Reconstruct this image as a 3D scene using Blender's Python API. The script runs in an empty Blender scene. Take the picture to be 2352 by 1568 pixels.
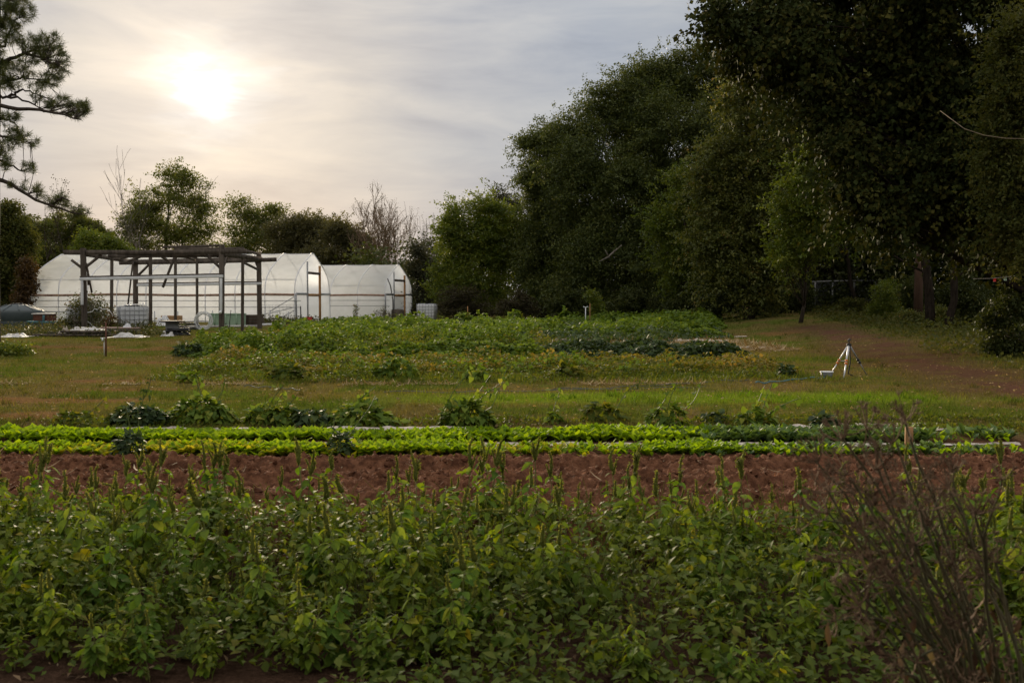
import bpy, math
import numpy as np
from mathutils import Vector, Matrix
R = np.random.RandomState(11)
C = bpy.context.scene.collection
rad = math.radians
# ------------------------------------------------------------------ camera maths
F, CX, CY, HZ, CAMZ = 2286.7, 1176.0, 784.0, 685.0, 1.5
PITCH = math.atan((CY - HZ) / F)
_fwd = np.array([0, math.cos(PITCH), -math.sin(PITCH)]); _up = np.array([0, math.sin(PITCH), math.cos(PITCH)])
def P(px, py, d):
    """world point seen at photo coordinate (px,py) at depth y = d"""
    v = np.array([1, 0, 0]) * ((px - CX) / F) + _up * ((CY - py) / F) + _fwd
    return np.array([0, 0, CAMZ]) + v * (d / v[1])
def sstep(a, b, x):
    t = np.clip((np.asarray(x, float) - a) / (b - a), 0, 1); return t * t * (3 - 2 * t)
def _hash(ix, iy, s):
    h = (ix.astype(np.int64) * 374761393 + iy.astype(np.int64) * 668265263 + s * 974634721) & 0x7fffffff
    h = ((h ^ (h >> 13)) * 1274126177) & 0x7fffffff
    return ((h ^ (h >> 16)) & 0xffff) / 65535.0
def vnoise(x, y, s=0):
    x = np.asarray(x, float); y = np.asarray(y, float)
    ix = np.floor(x); iy = np.floor(y); fx = x - ix; fy = y - iy
    fx = fx * fx * (3 - 2 * fx); fy = fy * fy * (3 - 2 * fy)
    a = _hash(ix, iy, s); b = _hash(ix + 1, iy, s); c = _hash(ix, iy + 1, s); d = _hash(ix + 1, iy + 1, s)
    return (a * (1 - fx) + b * fx) * (1 - fy) + (c * (1 - fx) + d * fx) * fy
def fbm(x, y, s=0, o=4):
    t = 0; a = .5; n = 0
    for k in range(o):
        t = t + a * vnoise(np.asarray(x) * 2 ** k, np.asarray(y) * 2 ** k, s + k * 17); n += a; a *= .5
    return t / n
def hgt(x, y):
    x = np.asarray(x, float); y = np.asarray(y, float)
    h = 0.72 * sstep(34, 58, y) * sstep(4, 20, x)
    h = h + 0.35 * sstep(7.5, 14, x) * sstep(14, 34, y) * (1 - 0.4 * sstep(40, 60, y))
    h = h - .11 * sstep(6.1, 6.7, y) * sstep(9.4, 9.25, y)
    return h + 0.05 * (fbm(x * .25, y * .25, 3, 2) - .5) * sstep(11, 15, y)
def G(px, py):
    d = 40.0
    for k in range(40):
        z = float(hgt(P(px, py, d)[0], d)); v = P(px, py, 1.0) - np.array([0, 0, CAMZ])
        d = .5 * d + .5 * max(1.5, min(140.0, (z - CAMZ) / v[2] if v[2] < -1e-4 else 140.0))
    p = P(px, py, d); p[2] = float(hgt(p[0], p[1])); return p
def on(x, y, dz=0.0): return np.array([x, y, float(hgt(x, y)) + dz])
# ------------------------------------------------------------------ mesh building
class MB:
    def __init__(s): s.v = []; s.f = []; s.n = 0; s.t = []; s.c = []
    def add(s, v, f, tint=None, col=None):
        v = np.asarray(v, float).reshape(-1, 3)
        fs = f if isinstance(f, list) and len(f) and isinstance(f[0], np.ndarray) and f[0].ndim == 2 else [np.asarray(f, int)]
        for a in fs:
            if len(a): s.f.append(a + s.n)
        s.v.append(v); s.n += len(v)
        s.t.append(np.zeros(len(v)) if tint is None else np.broadcast_to(np.asarray(tint, float), (len(v),)))
        s.c.append(np.zeros((len(v), 3)) if col is None else np.broadcast_to(np.asarray(col, float), (len(v), 3)))
        return s
    def tube(s, pts, radii, n=8, cap=True, jit=0.0, tint=None):
        pts = np.asarray(pts, float); m = len(pts); radii = np.broadcast_to(np.asarray(radii, float), (m,))
        t = np.gradient(pts, axis=0); t /= np.linalg.norm(t, axis=1)[:, None] + 1e-9
        up = np.array([0.13, 0.31, 1.0]) if abs(t[0, 2]) < .9 else np.array([1.0, .17, .05])
        a = np.arange(n) * 2 * math.pi / n; V = []
        for i in range(m):
            x = np.cross(t[i], up); x /= np.linalg.norm(x) + 1e-9; y = np.cross(x, t[i]); up = y
            r = radii[i] * (1 + (R.uniform(-jit, jit, n) if jit else 0))
            V.append(pts[i] + (np.cos(a) * r)[:, None] * x + (np.sin(a) * r)[:, None] * y)
        V = np.concatenate(V); i = np.arange(m - 1)[:, None] * n; j = np.arange(n)[None]; k = (j + 1) % n
        q = np.stack([i + j, i + k, i + n + k, i + n + j], -1).reshape(-1, 4)
        fs = [q]
        if cap: fs += [np.arange(n)[::-1][None].copy(), (np.arange(n) + (m - 1) * n)[None]]
        return s.add(V, fs, tint)
    def beam(s, p0, p1, w, h, up=(0, 0, 1), sag=0):
        p0 = np.asarray(p0, float); p1 = np.asarray(p1, float); t = p1 - p0; t /= np.linalg.norm(t)
        up = np.asarray(up, float)
        if abs(np.dot(up, t)) > .95: up = np.array([0, 1.0, 0])
        x = np.cross(t, up); x /= np.linalg.norm(x); y = np.cross(x, t)
        c = np.array([[-1, -1], [1, -1], [1, 1], [-1, 1]]) * .5
        V = []
        for k in (0, .33, .67, 1):
            o = p0 + (p1 - p0) * k - np.array([0, 0, sag * 4 * k * (1 - k)])
            V += [o + a * w * x + b * h * y for a, b in c]
        i = np.arange(3)[:, None] * 4; j = np.arange(4)[None]; k = (j + 1) % 4
        q = np.stack([i + j, i + k, i + 4 + k, i + 4 + j], -1).reshape(-1, 4)
        return s.add(V, [q, np.array([[3, 2, 1, 0], [12, 13, 14, 15]])])
    def box(s, c, sx, sy, sz, rz=0.0, taper=1.0):
        """c = centre of the bottom"""
        ca, sa = math.cos(rz), math.sin(rz); V = []
        for z, k in ((0, 1), (sz, taper)):
            for a, b in ((-.5, -.5), (.5, -.5), (.5, .5), (-.5, .5)):
                x, y = a * sx * k, b * sy * k; V.append((c[0] + x * ca - y * sa, c[1] + x * sa + y * ca, c[2] + z))
        return s.add(V, np.array([[3, 2, 1, 0], [4, 5, 6, 7], [0, 1, 5, 4], [1, 2, 6, 5], [2, 3, 7, 6], [3, 0, 4, 7]]))
    def lathe(s, c, prof, n=32, cap=True, sx=1, sy=1):
        a = np.arange(n) * 2 * math.pi / n; V = []
        for r, z in prof: V.append(np.stack([c[0] + r * sx * np.cos(a), c[1] + r * sy * np.sin(a), np.full(n, c[2] + z)], -1))
        m = len(prof); i = np.arange(m - 1)[:, None] * n; j = np.arange(n)[None]; k = (j + 1) % n
        q = np.stack([i + j, i + k, i + n + k, i + n + j], -1).reshape(-1, 4)
        fs = [q]
        if cap: fs += [(np.arange(n) + (m - 1) * n)[None]]
        return s.add(np.concatenate(V), fs)
    def grid(s, V):
        """V: (a,b,3) grid of points"""
        a, b = V.shape[:2]; i = np.arange(a - 1)[:, None] * b; j = np.arange(b - 1)[None]
        q = np.stack([i + j, i + j + 1, i + b + j + 1, i + b + j], -1).reshape(-1, 4)
        return s.add(V.reshape(-1, 3), q)
    def scatter(s, T, pos, dr, nr, sc, tint=None, col=None):
        tv, tf = T; n = len(pos); k = len(tv)
        if n == 0: return s
        dr = dr / (np.linalg.norm(dr, axis=1)[:, None] + 1e-9)
        x = np.cross(dr, nr); x /= np.linalg.norm(x, axis=1)[:, None] + 1e-9; z = np.cross(x, dr)
        sc = np.broadcast_to(np.asarray(sc, float), (n,))
        V = pos[:, None] + sc[:, None, None] * (tv[None, :, 0:1] * x[:, None] + tv[None, :, 1:2] * dr[:, None] + tv[None, :, 2:3] * z[:, None])
        f = (tf[None] + (np.arange(n) * k)[:, None, None]).reshape(-1, tf.shape[1])
        return s.add(V.reshape(-1, 3), f, None if tint is None else np.repeat(tint, k), None if col is None else np.repeat(col, k, axis=0))
    def build(s, name, mat, parent=None, org=None, flat=False, tint=False, col=False, bevel=0):
        v = np.concatenate(s.v)
        if org is None: org = ORG.get(parent.name, np.zeros(3)) if parent else np.zeros(3)
        org = np.asarray(org, float)
        me = bpy.data.meshes.new(name); me.vertices.add(len(v)); me.vertices.foreach_set('co', (v - org).ravel().astype(np.float32))
        idx = np.concatenate([a.ravel() for a in s.f]).astype(np.int32)
        cnt = np.concatenate([np.full(len(a), a.shape[1]) for a in s.f]); st = np.concatenate([[0], np.cumsum(cnt)[:-1]]).astype(np.int32)
        me.loops.add(len(idx)); me.loops.foreach_set('vertex_index', idx)
        me.polygons.add(len(cnt)); me.polygons.foreach_set('loop_start', st)
        me.update(calc_edges=True)
        if flat: me.shade_flat()
        if tint:
            a = me.attributes.new('tint', 'FLOAT', 'POINT'); a.data.foreach_set('value', np.concatenate(s.t).astype(np.float32))
        if col:
            cc = np.concatenate(s.c); a = me.attributes.new('tone', 'FLOAT_COLOR', 'POINT')
            a.data.foreach_set('color', np.concatenate([cc, np.ones((len(cc), 1))], 1).ravel().astype(np.float32))
        me.materials.append(mat)
        o = bpy.data.objects.new(name, me); C.objects.link(o)
        if parent: o.parent = parent
        else: o.location = org
        ORG[o.name] = org
        if bevel:
            b = o.modifiers.new('bevel', 'BEVEL'); b.width = bevel; b.segments = 2
        return o
ORG = {}
def tag(o, label, cat, group=None, kind=None):
    if label: o['label'] = label
    if cat: o['category'] = cat
    if group: o['group'] = group
    if kind: o['kind'] = kind
    return o
def thing(name, label, cat, loc, group=None):
    o = bpy.data.objects.new(name, None); C.objects.link(o); o.location = loc; o.empty_display_size = .2
    ORG[o.name] = np.array(loc, float); return tag(o, label, cat, group)
def dup(root, loc, rz=0, sc=1.0, label=None, group=None, tilt=(0, 0)):
    r = root.copy(); C.objects.link(r); r.location = loc; r.rotation_euler = (tilt[0], tilt[1], rz); r.scale = (sc, sc, sc)
    if label: r['label'] = label
    if group: r['group'] = group
    for ch in list(root.children):
        c = ch.copy(); C.objects.link(c); c.parent = r
        for g in list(ch.children):
            d = g.copy(); C.objects.link(d); d.parent = c
    return r
# leaf templates: quads along +Y (unit length), +Z is the upper side
def leaf_t(w, fold=.12, droop=.15, seg=3, base=.1, peak=.4):
    V = []; f = []
    for i in range(seg + 1):
        t = i / seg; ww = w * (math.sin(math.pi * min(1, t / peak * .5)) if t < peak else math.cos((t - peak) / (1 - peak) * math.pi / 2) ** .8)
        ww = max(ww, .015 if 0 < i < seg else .004); z = -droop * t * t
        V += [(-ww / 2, t, z + fold * ww), (0, t, z), (ww / 2, t, z + fold * ww)]
    for i in range(seg):
        a = i * 3; f += [(a, a + 1, a + 4, a + 3), (a + 1, a + 2, a + 5, a + 4)]
    return np.array(V, float), np.array(f, int)
RHOMB = (np.array([(0, 0, 0), (.3, .42, .06), (0, 1, -.06), (-.3, .42, .06)], float), np.array([[0, 1, 2, 3]]))
WIDE = (np.array([(0, 0, 0), (.42, .4, .08), (0, 1, -.1), (-.42, .4, .08)], float), np.array([[0, 1, 2, 3]]))
NEEDLE = (np.array([(-.03, 0, 0), (.03, 0, 0), (.012, 1, -.03), (-.012, 1, -.03)], float), np.array([[0, 1, 2, 3]]))
BLADE = (np.array([(-.06, 0, 0), (.06, 0, 0), (.04, .6, .03), (-.04, .6, .03), (.005, 1, .16), (-.005, 1, .16)], float), np.array([[0, 1, 2, 3], [3, 2, 4, 5]]))
HEART = (np.array([(0, 0, 0), (.34, -.08, .08), (.42, .25, .09), (0, .3, 0), (-.34, -.08, .08), (-.42, .25, .09), (.22, .7, .0), (0, 1, -.16), (-.22, .7, .0), (0, .7, -.06)], float),
         np.array([[0, 1, 2, 3], [4, 0, 3, 5], [3, 2, 6, 9], [5, 3, 9, 8], [9, 6, 7, 7], [8, 9, 7, 7]]))
HEART = (HEART[0], np.array([[0, 1, 2, 3], [4, 0, 3, 5], [3, 2, 6, 9], [5, 3, 9, 8], [9, 6, 7, 8]]))
def unit(n): 
    v = R.normal(size=(n, 3)); return v / np.linalg.norm(v, axis=1)[:, None]
# ------------------------------------------------------------------ materials
def newmat(name):
    m = bpy.data.materials.new(name); m.use_nodes = True; nt = m.node_tree; nt.nodes.clear(); return m, nt.nodes, nt.links
def ramp(N, L, fac, stops):
    r = N.new('ShaderNodeValToRGB'); e = r.color_ramp.elements
    for i, (p, c) in enumerate(stops):
        q = e[i] if i < 2 else e.new(p); q.position = p; q.color = (*c, 1)
    L.new(fac, r.inputs[0]); return r.outputs[0]
def noise(N, L, scale, detail=4, rough=.6, vec=None, coord='Object', dist=0, sc=None):
    n = N.new('ShaderNodeTexNoise'); n.inputs['Scale'].default_value = scale; n.inputs['Detail'].default_value = detail
    n.inputs['Roughness'].default_value = rough; n.inputs['Distortion'].default_value = dist
    if vec is None: vec = N.new('ShaderNodeTexCoord').outputs[coord]
    if sc:
        mp = N.new('ShaderNodeMapping'); mp.inputs['Scale'].default_value = sc; L.new(vec, mp.inputs[0]); vec = mp.outputs[0]
    L.new(vec, n.inputs['Vector']); return n.outputs['Fac']
def surf(name, c1, c2, scale=6, rough=.7, bump=.0, spec=.3, metal=0, sc=None, bscale=None, lo=.35, hi=.65, c3=None):
    m, N, L = newmat(name); b = N.new('ShaderNodeBsdfPrincipled'); o = N.new('ShaderNodeOutputMaterial')
    f = noise(N, L, scale, 5, .65, sc=sc)
    st = [(lo, c1), (hi, c2)] + ([(min(.98, hi + .12), c3)] if c3 else [])
    L.new(ramp(N, L, f, st), b.inputs['Base Color'])
    b.inputs['Roughness'].default_value = rough; b.inputs['Metallic'].default_value = metal; b.inputs['Specular IOR Level'].default_value = spec
    if bump:
        bp = N.new('ShaderNodeBump'); bp.inputs['Strength'].default_value = bump; bp.inputs['Distance'].default_value = .02
        L.new(noise(N, L, bscale or scale * 3, 4, .6, sc=sc), bp.inputs['Height']); L.new(bp.outputs[0], b.inputs['Normal'])
    L.new(b.outputs[0], o.inputs[0]); return m
def leafmat(name, stops, trans=.4, rough=.5, spec=.4, tcol=(1.25, 1.15, .5), attr='tint', vein=0.0, vary=False):
    """stops: ramp over the per-leaf tint"""
    m, N, L = newmat(name); b = N.new('ShaderNodeBsdfPrincipled'); t = N.new('ShaderNodeBsdfTranslucent'); x = N.new('ShaderNodeMixShader'); o = N.new('ShaderNodeOutputMaterial')
    a = N.new('ShaderNodeAttribute'); a.attribute_name = attr
    col = ramp(N, L, a.outputs['Fac'], stops) if attr == 'tint' else a.outputs['Color']
    if vein:
        n = noise(N, L, vein, 3, .6); mx = N.new('ShaderNodeMix'); mx.data_type = 'RGBA'; mx.blend_type = 'MULTIPLY'; mx.inputs[0].default_value = 1
        L.new(col, mx.inputs[6]); L.new(ramp(N, L, n, [(.3, (.72, .74, .7)), (.7, (1.15, 1.12, 1.1))]), mx.inputs[7]); col = mx.outputs[2]
    if vary:
        oi = N.new('ShaderNodeObjectInfo'); mv = N.new('ShaderNodeMix'); mv.data_type = 'RGBA'; mv.blend_type = 'MULTIPLY'; mv.inputs[0].default_value = 1
        L.new(col, mv.inputs[6]); L.new(ramp(N, L, oi.outputs['Random'], [(0, (.62, .78, .9)), (.5, (1, 1, 1)), (.85, (1.14, 1.08, .85)), (1, (1.36, 1.2, .75))]), mv.inputs[7]); col = mv.outputs[2]
    L.new(col, b.inputs['Base Color']); b.inputs['Roughness'].default_value = rough; b.inputs['Specular IOR Level'].default_value = spec
    mm = N.new('ShaderNodeMix'); mm.data_type = 'RGBA'; mm.blend_type = 'MULTIPLY'; mm.inputs[0].default_value = 1; mm.inputs[7].default_value = (*tcol, 1)
    L.new(col, mm.inputs[6]); L.new(mm.outputs[2], t.inputs[0])
    x.inputs[0].default_value = trans; L.new(b.outputs[0], x.inputs[1]); L.new(t.outputs[0], x.inputs[2]); L.new(x.outputs[0], o.inputs[0]); return m
# ------------------------------------------------------------------ camera, sky, sun
sc = bpy.context.scene
cam_d = bpy.data.cameras.new('camera'); cam = bpy.data.objects.new('camera', cam_d); C.objects.link(cam)
cam.location = (0, 0, CAMZ); cam.rotation_euler = (math.pi / 2 - PITCH, 0, 0)
cam_d.lens = 35; cam_d.sensor_width = 36; cam_d.clip_start = .05; cam_d.clip_end = 2000
cam_d.dof.use_dof = True; cam_d.dof.focus_distance = 17; cam_d.dof.aperture_fstop = 5.6
sc.camera = cam
sc.view_settings.view_transform = 'Standard'; sc.view_settings.look = 'None'; sc.view_settings.gamma = 1; sc.view_settings.exposure = 0.12
sc.cycles.use_denoising = True; sc.cycles.max_bounces = 9; sc.cycles.transparent_max_bounces = 12; sc.cycles.transmission_bounces = 5
sc.cycles.diffuse_bounces = 6; sc.cycles.glossy_bounces = 2; sc.cycles.caustics_reflective = False; sc.cycles.caustics_refractive = False
SD = P(472, 212, 1.0) - np.array([0, 0, CAMZ]); SD /= np.linalg.norm(SD)
EL = math.asin(SD[2]); AZ = math.atan2(SD[0], SD[1])
W = bpy.data.worlds.new('World'); sc.world = W; W.use_nodes = True; nt = W.node_tree; nt.nodes.clear(); N, L = nt.nodes, nt.links
def mth(op, a, b=None, clamp=False):
    n = N.new('ShaderNodeMath'); n.operation = op; n.use_clamp = clamp
    for i, q in enumerate((a, b)):
        if q is None: continue
        if isinstance(q, (int, float)): n.inputs[i].default_value = q
        else: L.new(q, n.inputs[i])
    return n.outputs[0]
sky = N.new('ShaderNodeTexSky'); sky.sky_type = 'NISHITA'; sky.sun_disc = False; sky.sun_elevation = EL; sky.sun_rotation = AZ
sky.air_density = 1.2; sky.dust_density = 3.0
tc = N.new('ShaderNodeTexCoord'); nm = N.new('ShaderNodeVectorMath'); nm.operation = 'NORMALIZE'; L.new(tc.outputs['Generated'], nm.inputs[0]); D = nm.outputs[0]
dt = N.new('ShaderNodeVectorMath'); dt.operation = 'DOT_PRODUCT'; L.new(D, dt.inputs[0]); dt.inputs[1].default_value = SD
ang = mth('ARCCOSINE', mth('MINIMUM', dt.outputs['Value'], .99999))
sep = N.new('ShaderNodeSeparateXYZ'); L.new(D, sep.inputs[0])
# cloud sheets: streaks lying nearly level, seen at a grazing angle
mp = N.new('ShaderNodeMapping'); mp.inputs['Scale'].default_value = (3.2, 3.2, 15); mp.inputs['Rotation'].default_value = (rad(0), rad(-4), 0); L.new(D, mp.inputs[0])
st1 = noise(N, L, 1.6, 5, .55, vec=mp.outputs[0], dist=.5)
mp2 = N.new('ShaderNodeMapping'); mp2.inputs['Scale'].default_value = (6, 6, 30); mp2.inputs['Location'].default_value = (3, 1, 7); mp2.inputs['Rotation'].default_value = (0, rad(9), 0); L.new(D, mp2.inputs[0])
st2 = noise(N, L, 1.5, 6, .6, vec=mp2.outputs[0], dist=.9)
mp3 = N.new('ShaderNodeMapping'); mp3.inputs['Scale'].default_value = (5.5, 5.5, 17); mp3.inputs['Location'].default_value = (1.3, 4, 2); L.new(D, mp3.inputs[0])
st3 = noise(N, L, 1.6, 4, .55, vec=mp3.outputs[0], dist=.6)
streak = mth('ADD', mth('MULTIPLY', st1, .74), mth('MULTIPLY', st2, .26))
angd = mth('ADD', ang, mth('MULTIPLY', mth('SUBTRACT', st3, .5), .085))
angd = mth('ADD', angd, mth('MULTIPLY', mth('SUBTRACT', st2, .5), .06))
veil = ramp(N, L, mth('DIVIDE', angd, 1.0, True), [(0, (1.9, 1.85, 1.78)), (.015, (1.28, 1.25, 1.21)), (.034, (.93, .89, .85)), (.065, (.755, .71, .675)), (.13, (.62, .60, .59)), (.24, (.50, .517, .557)), (.38, (.44, .477, .542)), (.75, (.43, .445, .475)), (1, (.44, .44, .45))])
band = ramp(N, L, sep.outputs[2], [(0, (1.0, .93, .86)), (.07, (.94, .90, .86)), (.14, (.87, .88, .88)), (.32, (.95, .95, .95)), (.55, (2.0, 1.9, 1.75)), (1, (2.3, 2.2, 2.0))])
def mul(a, b, fac=1.0, mode='MULTIPLY'):
    x = N.new('ShaderNodeMix'); x.data_type = 'RGBA'; x.blend_type = mode; x.inputs[0].default_value = fac; L.new(a, x.inputs[6]); L.new(b, x.inputs[7]); return x.outputs[2]
tone = ramp(N, L, streak, [(.34, (.72, .75, .81)), (.44, (.85, .87, .905)), (.53, (.97, .97, .965)), (.62, (1.09, 1.065, 1.02)), (.72, (1.2, 1.15, 1.07))])
cl = mul(mul(veil, band), tone)
sc10 = N.new('ShaderNodeVectorMath'); sc10.operation = 'SCALE'; sc10.inputs['Scale'].default_value = 10.0; L.new(cl, sc10.inputs[0])
mixs = N.new('ShaderNodeMix'); mixs.data_type = 'RGBA'; mixs.inputs[0].default_value = .965; L.new(sky.outputs[0], mixs.inputs[6]); L.new(sc10.outputs[0], mixs.inputs[7])
bg = N.new('ShaderNodeBackground'); bg.inputs[1].default_value = .1; L.new(mixs.outputs[2], bg.inputs[0])
wo = N.new('ShaderNodeOutputWorld'); L.new(bg.outputs[0], wo.inputs[0])
sd = bpy.data.lights.new('sun', 'SUN'); sd.energy = 5.0; sd.angle = rad(8); sd.color = (1, .82, .57)
sun = bpy.data.objects.new('sun', sd); C.objects.link(sun); sun.rotation_euler = Vector(SD).to_track_quat('Z', 'Y').to_euler(); sun.location = (-20, 60, 30)

# ------------------------------------------------------------------ ground
PATH = [G(*q)[:2] for q in ((1880, 752), (1960, 778), (2030, 805), (2130, 835), (2250, 868), (2420, 905))] + [np.array([12.5, 13.5])]
def seg_dist(x, y, pts):
    d = np.full(np.shape(x), 1e9)
    for a, b in zip(pts[:-1], pts[1:]):
        ab = b - a; t = np.clip(((x - a[0]) * ab[0] + (y - a[1]) * ab[1]) / (ab @ ab), 0, 1)
        d = np.minimum(d, np.hypot(x - a[0] - t * ab[0], y - a[1] - t * ab[1]))
    return d
def mixc(a, b, t): return a + (np.asarray(b) - a) * t[..., None]
BARE = [(G(px, py)[:2], rx, ry) for px, py, rx, ry in ((325, 803, 1.5, 1.0), (395, 798, 1.0, .9), (330, 833, .9, .5), (250, 876, 1.2, .4), (150, 797, 2.3, .7), (90, 920, 1.7, .55), (20, 955, 1.2, .6), (300, 895, 1.0, .3), (1330, 790, 3.5, 1.2), (1500, 783, 3.0, 1.2), (1770, 800, .9, 1.0), (1800, 765, 1.4, 1.6), (640, 745, 2, 1.2))]
def ground_col(x, y):
    """albedo of the ground and turf as it differs from place to place: turf kinds, straw, bare red earth, added pale tunnel floors"""
    x = np.asarray(x, float); y = np.asarray(y, float)
    n1 = fbm(x * .30 + 5, y * .45, 1); n2 = fbm(x * 1.6, y * 2.0, 7); n3 = fbm(x * .9, y * .5, 21)
    c = np.zeros(x.shape + (3,)) + np.array([.145, .115, .030])
    c = mixc(c, [.088, .105, .016], sstep(.38, .60, n1 * .65 + n2 * .35))
    c = mixc(c, [.15, .10, .034], sstep(.55, .68, n3) * .7)
    c = mixc(c, [.14, .20, .012], sstep(13.9, 14.5, y) * sstep(16.3, 15.4, y) * sstep(-3, -.4, x) * sstep(8, 5, x) * (.55 + .45 * n2))
    c = mixc(c, [.115, .08, .032], sstep(13.6, 12.2, y) * sstep(.40, .56, n3 * .5 + n2 * .5) * .8)
    c = c * np.array([1.05, 1.11, 1.45])
    for p, rx, ry in BARE:
        d = np.hypot((x - p[0]) / rx, (y - p[1]) / ry) + (n2 - .5) * 1.1
        c = mixc(c, [.20, .105, .05], sstep(1.0, .55, d) * .75)
    d = seg_dist(x, y, PATH) + (n2 - .5) * 1.9 + (n1 - .5) * 1.9
    c = mixc(c, [.115, .072, .042], sstep(2.5, .5, d) * (.6 + .6 * sstep(.35, .6, n2)))
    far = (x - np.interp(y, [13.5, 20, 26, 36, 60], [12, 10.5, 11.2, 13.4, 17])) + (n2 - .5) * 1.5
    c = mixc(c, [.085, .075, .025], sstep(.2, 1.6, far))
    c = mixc(c, [.11, .062, .04], sstep(11.2, 10.4, y + (n2 - .5) * .8))          # earth under the beds
    c = mixc(c, [.07, .042, .03], sstep(7.2, 6.4, y))
    for x0, x1, y0, y1 in ((-31, -13, 62, 71.5), (-22, -8.5, 72.5, 80)):  # unseen near-white tunnel floors, added to bounce light up into the film
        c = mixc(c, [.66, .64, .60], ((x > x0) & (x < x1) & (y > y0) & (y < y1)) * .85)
    return c
def axis(parts):
    a = []
    for lo, hi, st in parts: a.append(np.arange(lo, hi, st))
    return np.concatenate(a + [[parts[-1][1]]])
gx = axis([(-420, -60, 30), (-60, -26, 1.5), (-26, -12, .35), (-12, 14, .16), (14, 30, .4), (30, 60, 1.5), (60, 420, 30)])
gy = axis([(-60, 2, 4), (2, 12, .12), (12, 24, .16), (24, 45, .35), (45, 80, 1.0), (80, 120, 5), (120, 700, 58)])
X, Y = np.meshgrid(gx, gy); Z = hgt(X, Y) + .035 * (fbm(X * 2.2, Y * 2.2, 31) - .5)
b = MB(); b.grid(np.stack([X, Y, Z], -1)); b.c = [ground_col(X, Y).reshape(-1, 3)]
m, N, L = newmat('turf_and_earth'); bs = N.new('ShaderNodeBsdfPrincipled'); o = N.new('ShaderNodeOutputMaterial')
at = N.new('ShaderNodeAttribute'); at.attribute_name = 'tone'
f1 = noise(N, L, 9, 6, .7, sc=(1, 1, 1)); f2 = noise(N, L, 45, 4, .7)
L.new(mul(mul(at.outputs['Color'], ramp(N, L, f1, [(.3, (.62, .6, .58)), (.7, (1.3, 1.3, 1.28))])), ramp(N, L, f2, [(.3, (.6, .58, .55)), (.7, (1.35, 1.35, 1.3))])), bs.inputs['Base Color'])
bs.inputs['Roughness'].default_value = .95; bs.inputs['Specular IOR Level'].default_value = 0
bp = N.new('ShaderNodeBump'); bp.inputs['Strength'].default_value = .7; bp.inputs['Distance'].default_value = .05; L.new(f2, bp.inputs['Height']); L.new(bp.outputs[0], bs.inputs['Normal']); L.new(bs.outputs[0], o.inputs[0])
M_GROUND = m
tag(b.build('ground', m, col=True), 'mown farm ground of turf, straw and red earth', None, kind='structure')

# tilled strip: real clods
tx = np.arange(-9, 9.2, .018); ty = np.arange(5.6, 9.5, .017)
X, Y = np.meshgrid(tx, ty); E = sstep(9.42, 9.2, Y + .16 * (fbm(X * 1.2, Y, 5) - .5))
w = fbm(X * 1.1, Y * 2.6, 40); rid = 1 - np.abs(2 * fbm(X * 3.1, Y * 4.2, 44, 4) - 1)
cl = np.clip(vnoise(X * 9, Y * 9, 51) - .45, 0, 1) * np.clip(vnoise(X * 2.2, Y * 2.8, 53) * 1.6 - .3, 0, 1); cl2 = np.clip(vnoise(X * 19, Y * 19, 52) - .5, 0, 1)
cl3 = np.clip(vnoise(X * 36, Y * 36, 58) - .5, 0, 1)
Z = .01 + E * (.02 + .09 * (w - .38) + .05 * (rid - .55) + .09 * cl + .08 * cl2 + .06 * cl3 + .03 * vnoise(X * 60, Y * 60, 59)) + .035 * np.sin(Y * 8.2 + w * 5) * E
Z = Z * sstep(5.6, 5.9, Y) + .006 * sstep(5.9, 5.6, Y)
Z = np.maximum(Z - .085 * sstep(6.0, 6.7, Y) * sstep(9.46, 9.2, Y), hgt(X, Y) + .006)
b = MB(); b.grid(np.stack([X, Y, Z], -1))
M_SOIL = surf('red_earth', (.080, .033, .017), (.185, .082, .043), 9.0, .95, .9, .12, bscale=60, lo=.4, hi=.6, c3=(.20, .10, .065))
tag(b.build('tilled_soil', M_SOIL), 'freshly tilled strip of red brown soil', None, kind='structure')
# loose clods lying on the strip
b = MB(); n = 5200; 
th = np.linspace(0, math.pi, 5)[1:-1]; cv = [(0, 0, 1)] + [(math.sin(t) * math.cos(a), math.sin(t) * math.sin(a), math.cos(t)) for t in th for a in np.arange(6) * math.pi / 3] + [(0, 0, -1)]
cv = np.array(cv); cf = [(0, 1 + i, 1 + (i + 1) % 6) for i in range(6)]; cf += [(1 + r * 6 + i, 7 + r * 6 + i, 7 + r * 6 + (i + 1) % 6) for r in range(2) for i in range(6)] + [(1 + r * 6 + i, 7 + r * 6 + (i + 1) % 6, 1 + r * 6 + (i + 1) % 6) for r in range(2) for i in range(6)] + [(19, 13 + (i + 1) % 6, 13 + i) for i in range(6)]
cf = np.array(cf)
for k in range(6):
    q = cv * R.uniform(.6, 1.25, (20, 1)) * np.array([1, .8, .6]); m_ = n // 6
    px = R.uniform(-8.5, 8.5, m_); py = R.uniform(6.2, 9.4, m_); iz = np.clip(((py - 5.6) / .017).astype(int), 0, len(ty) - 1); ix = np.clip(((px + 9) / .018).astype(int), 0, len(tx) - 1)
    b.scatter((q, cf), np.stack([px, py, Z[iz, ix] + .004], -1), unit(m_), unit(m_), np.minimum(R.gamma(1.2, .014, m_) + .007, .05))
tag(b.build('soil_clods', M_SOIL, flat=True), 'loose red clods lying on the tilled strip', 'soil', kind='stuff')
M_BITS = leafmat('straw_bits', [(0, (.16, .10, .06)), (.6, (.34, .25, .15)), (1, (.5, .42, .3))], .1, .9, .05)
b = MB(); n = 900; px = R.uniform(-8, 8, n); py = R.uniform(6.3, 9.3, n); iz = np.clip(((py - 5.6) / .017).astype(int), 0, len(ty) - 1); ix = np.clip(((px + 9) / .018).astype(int), 0, len(tx) - 1); dr = unit(n); dr[:, 2] *= .3
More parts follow.
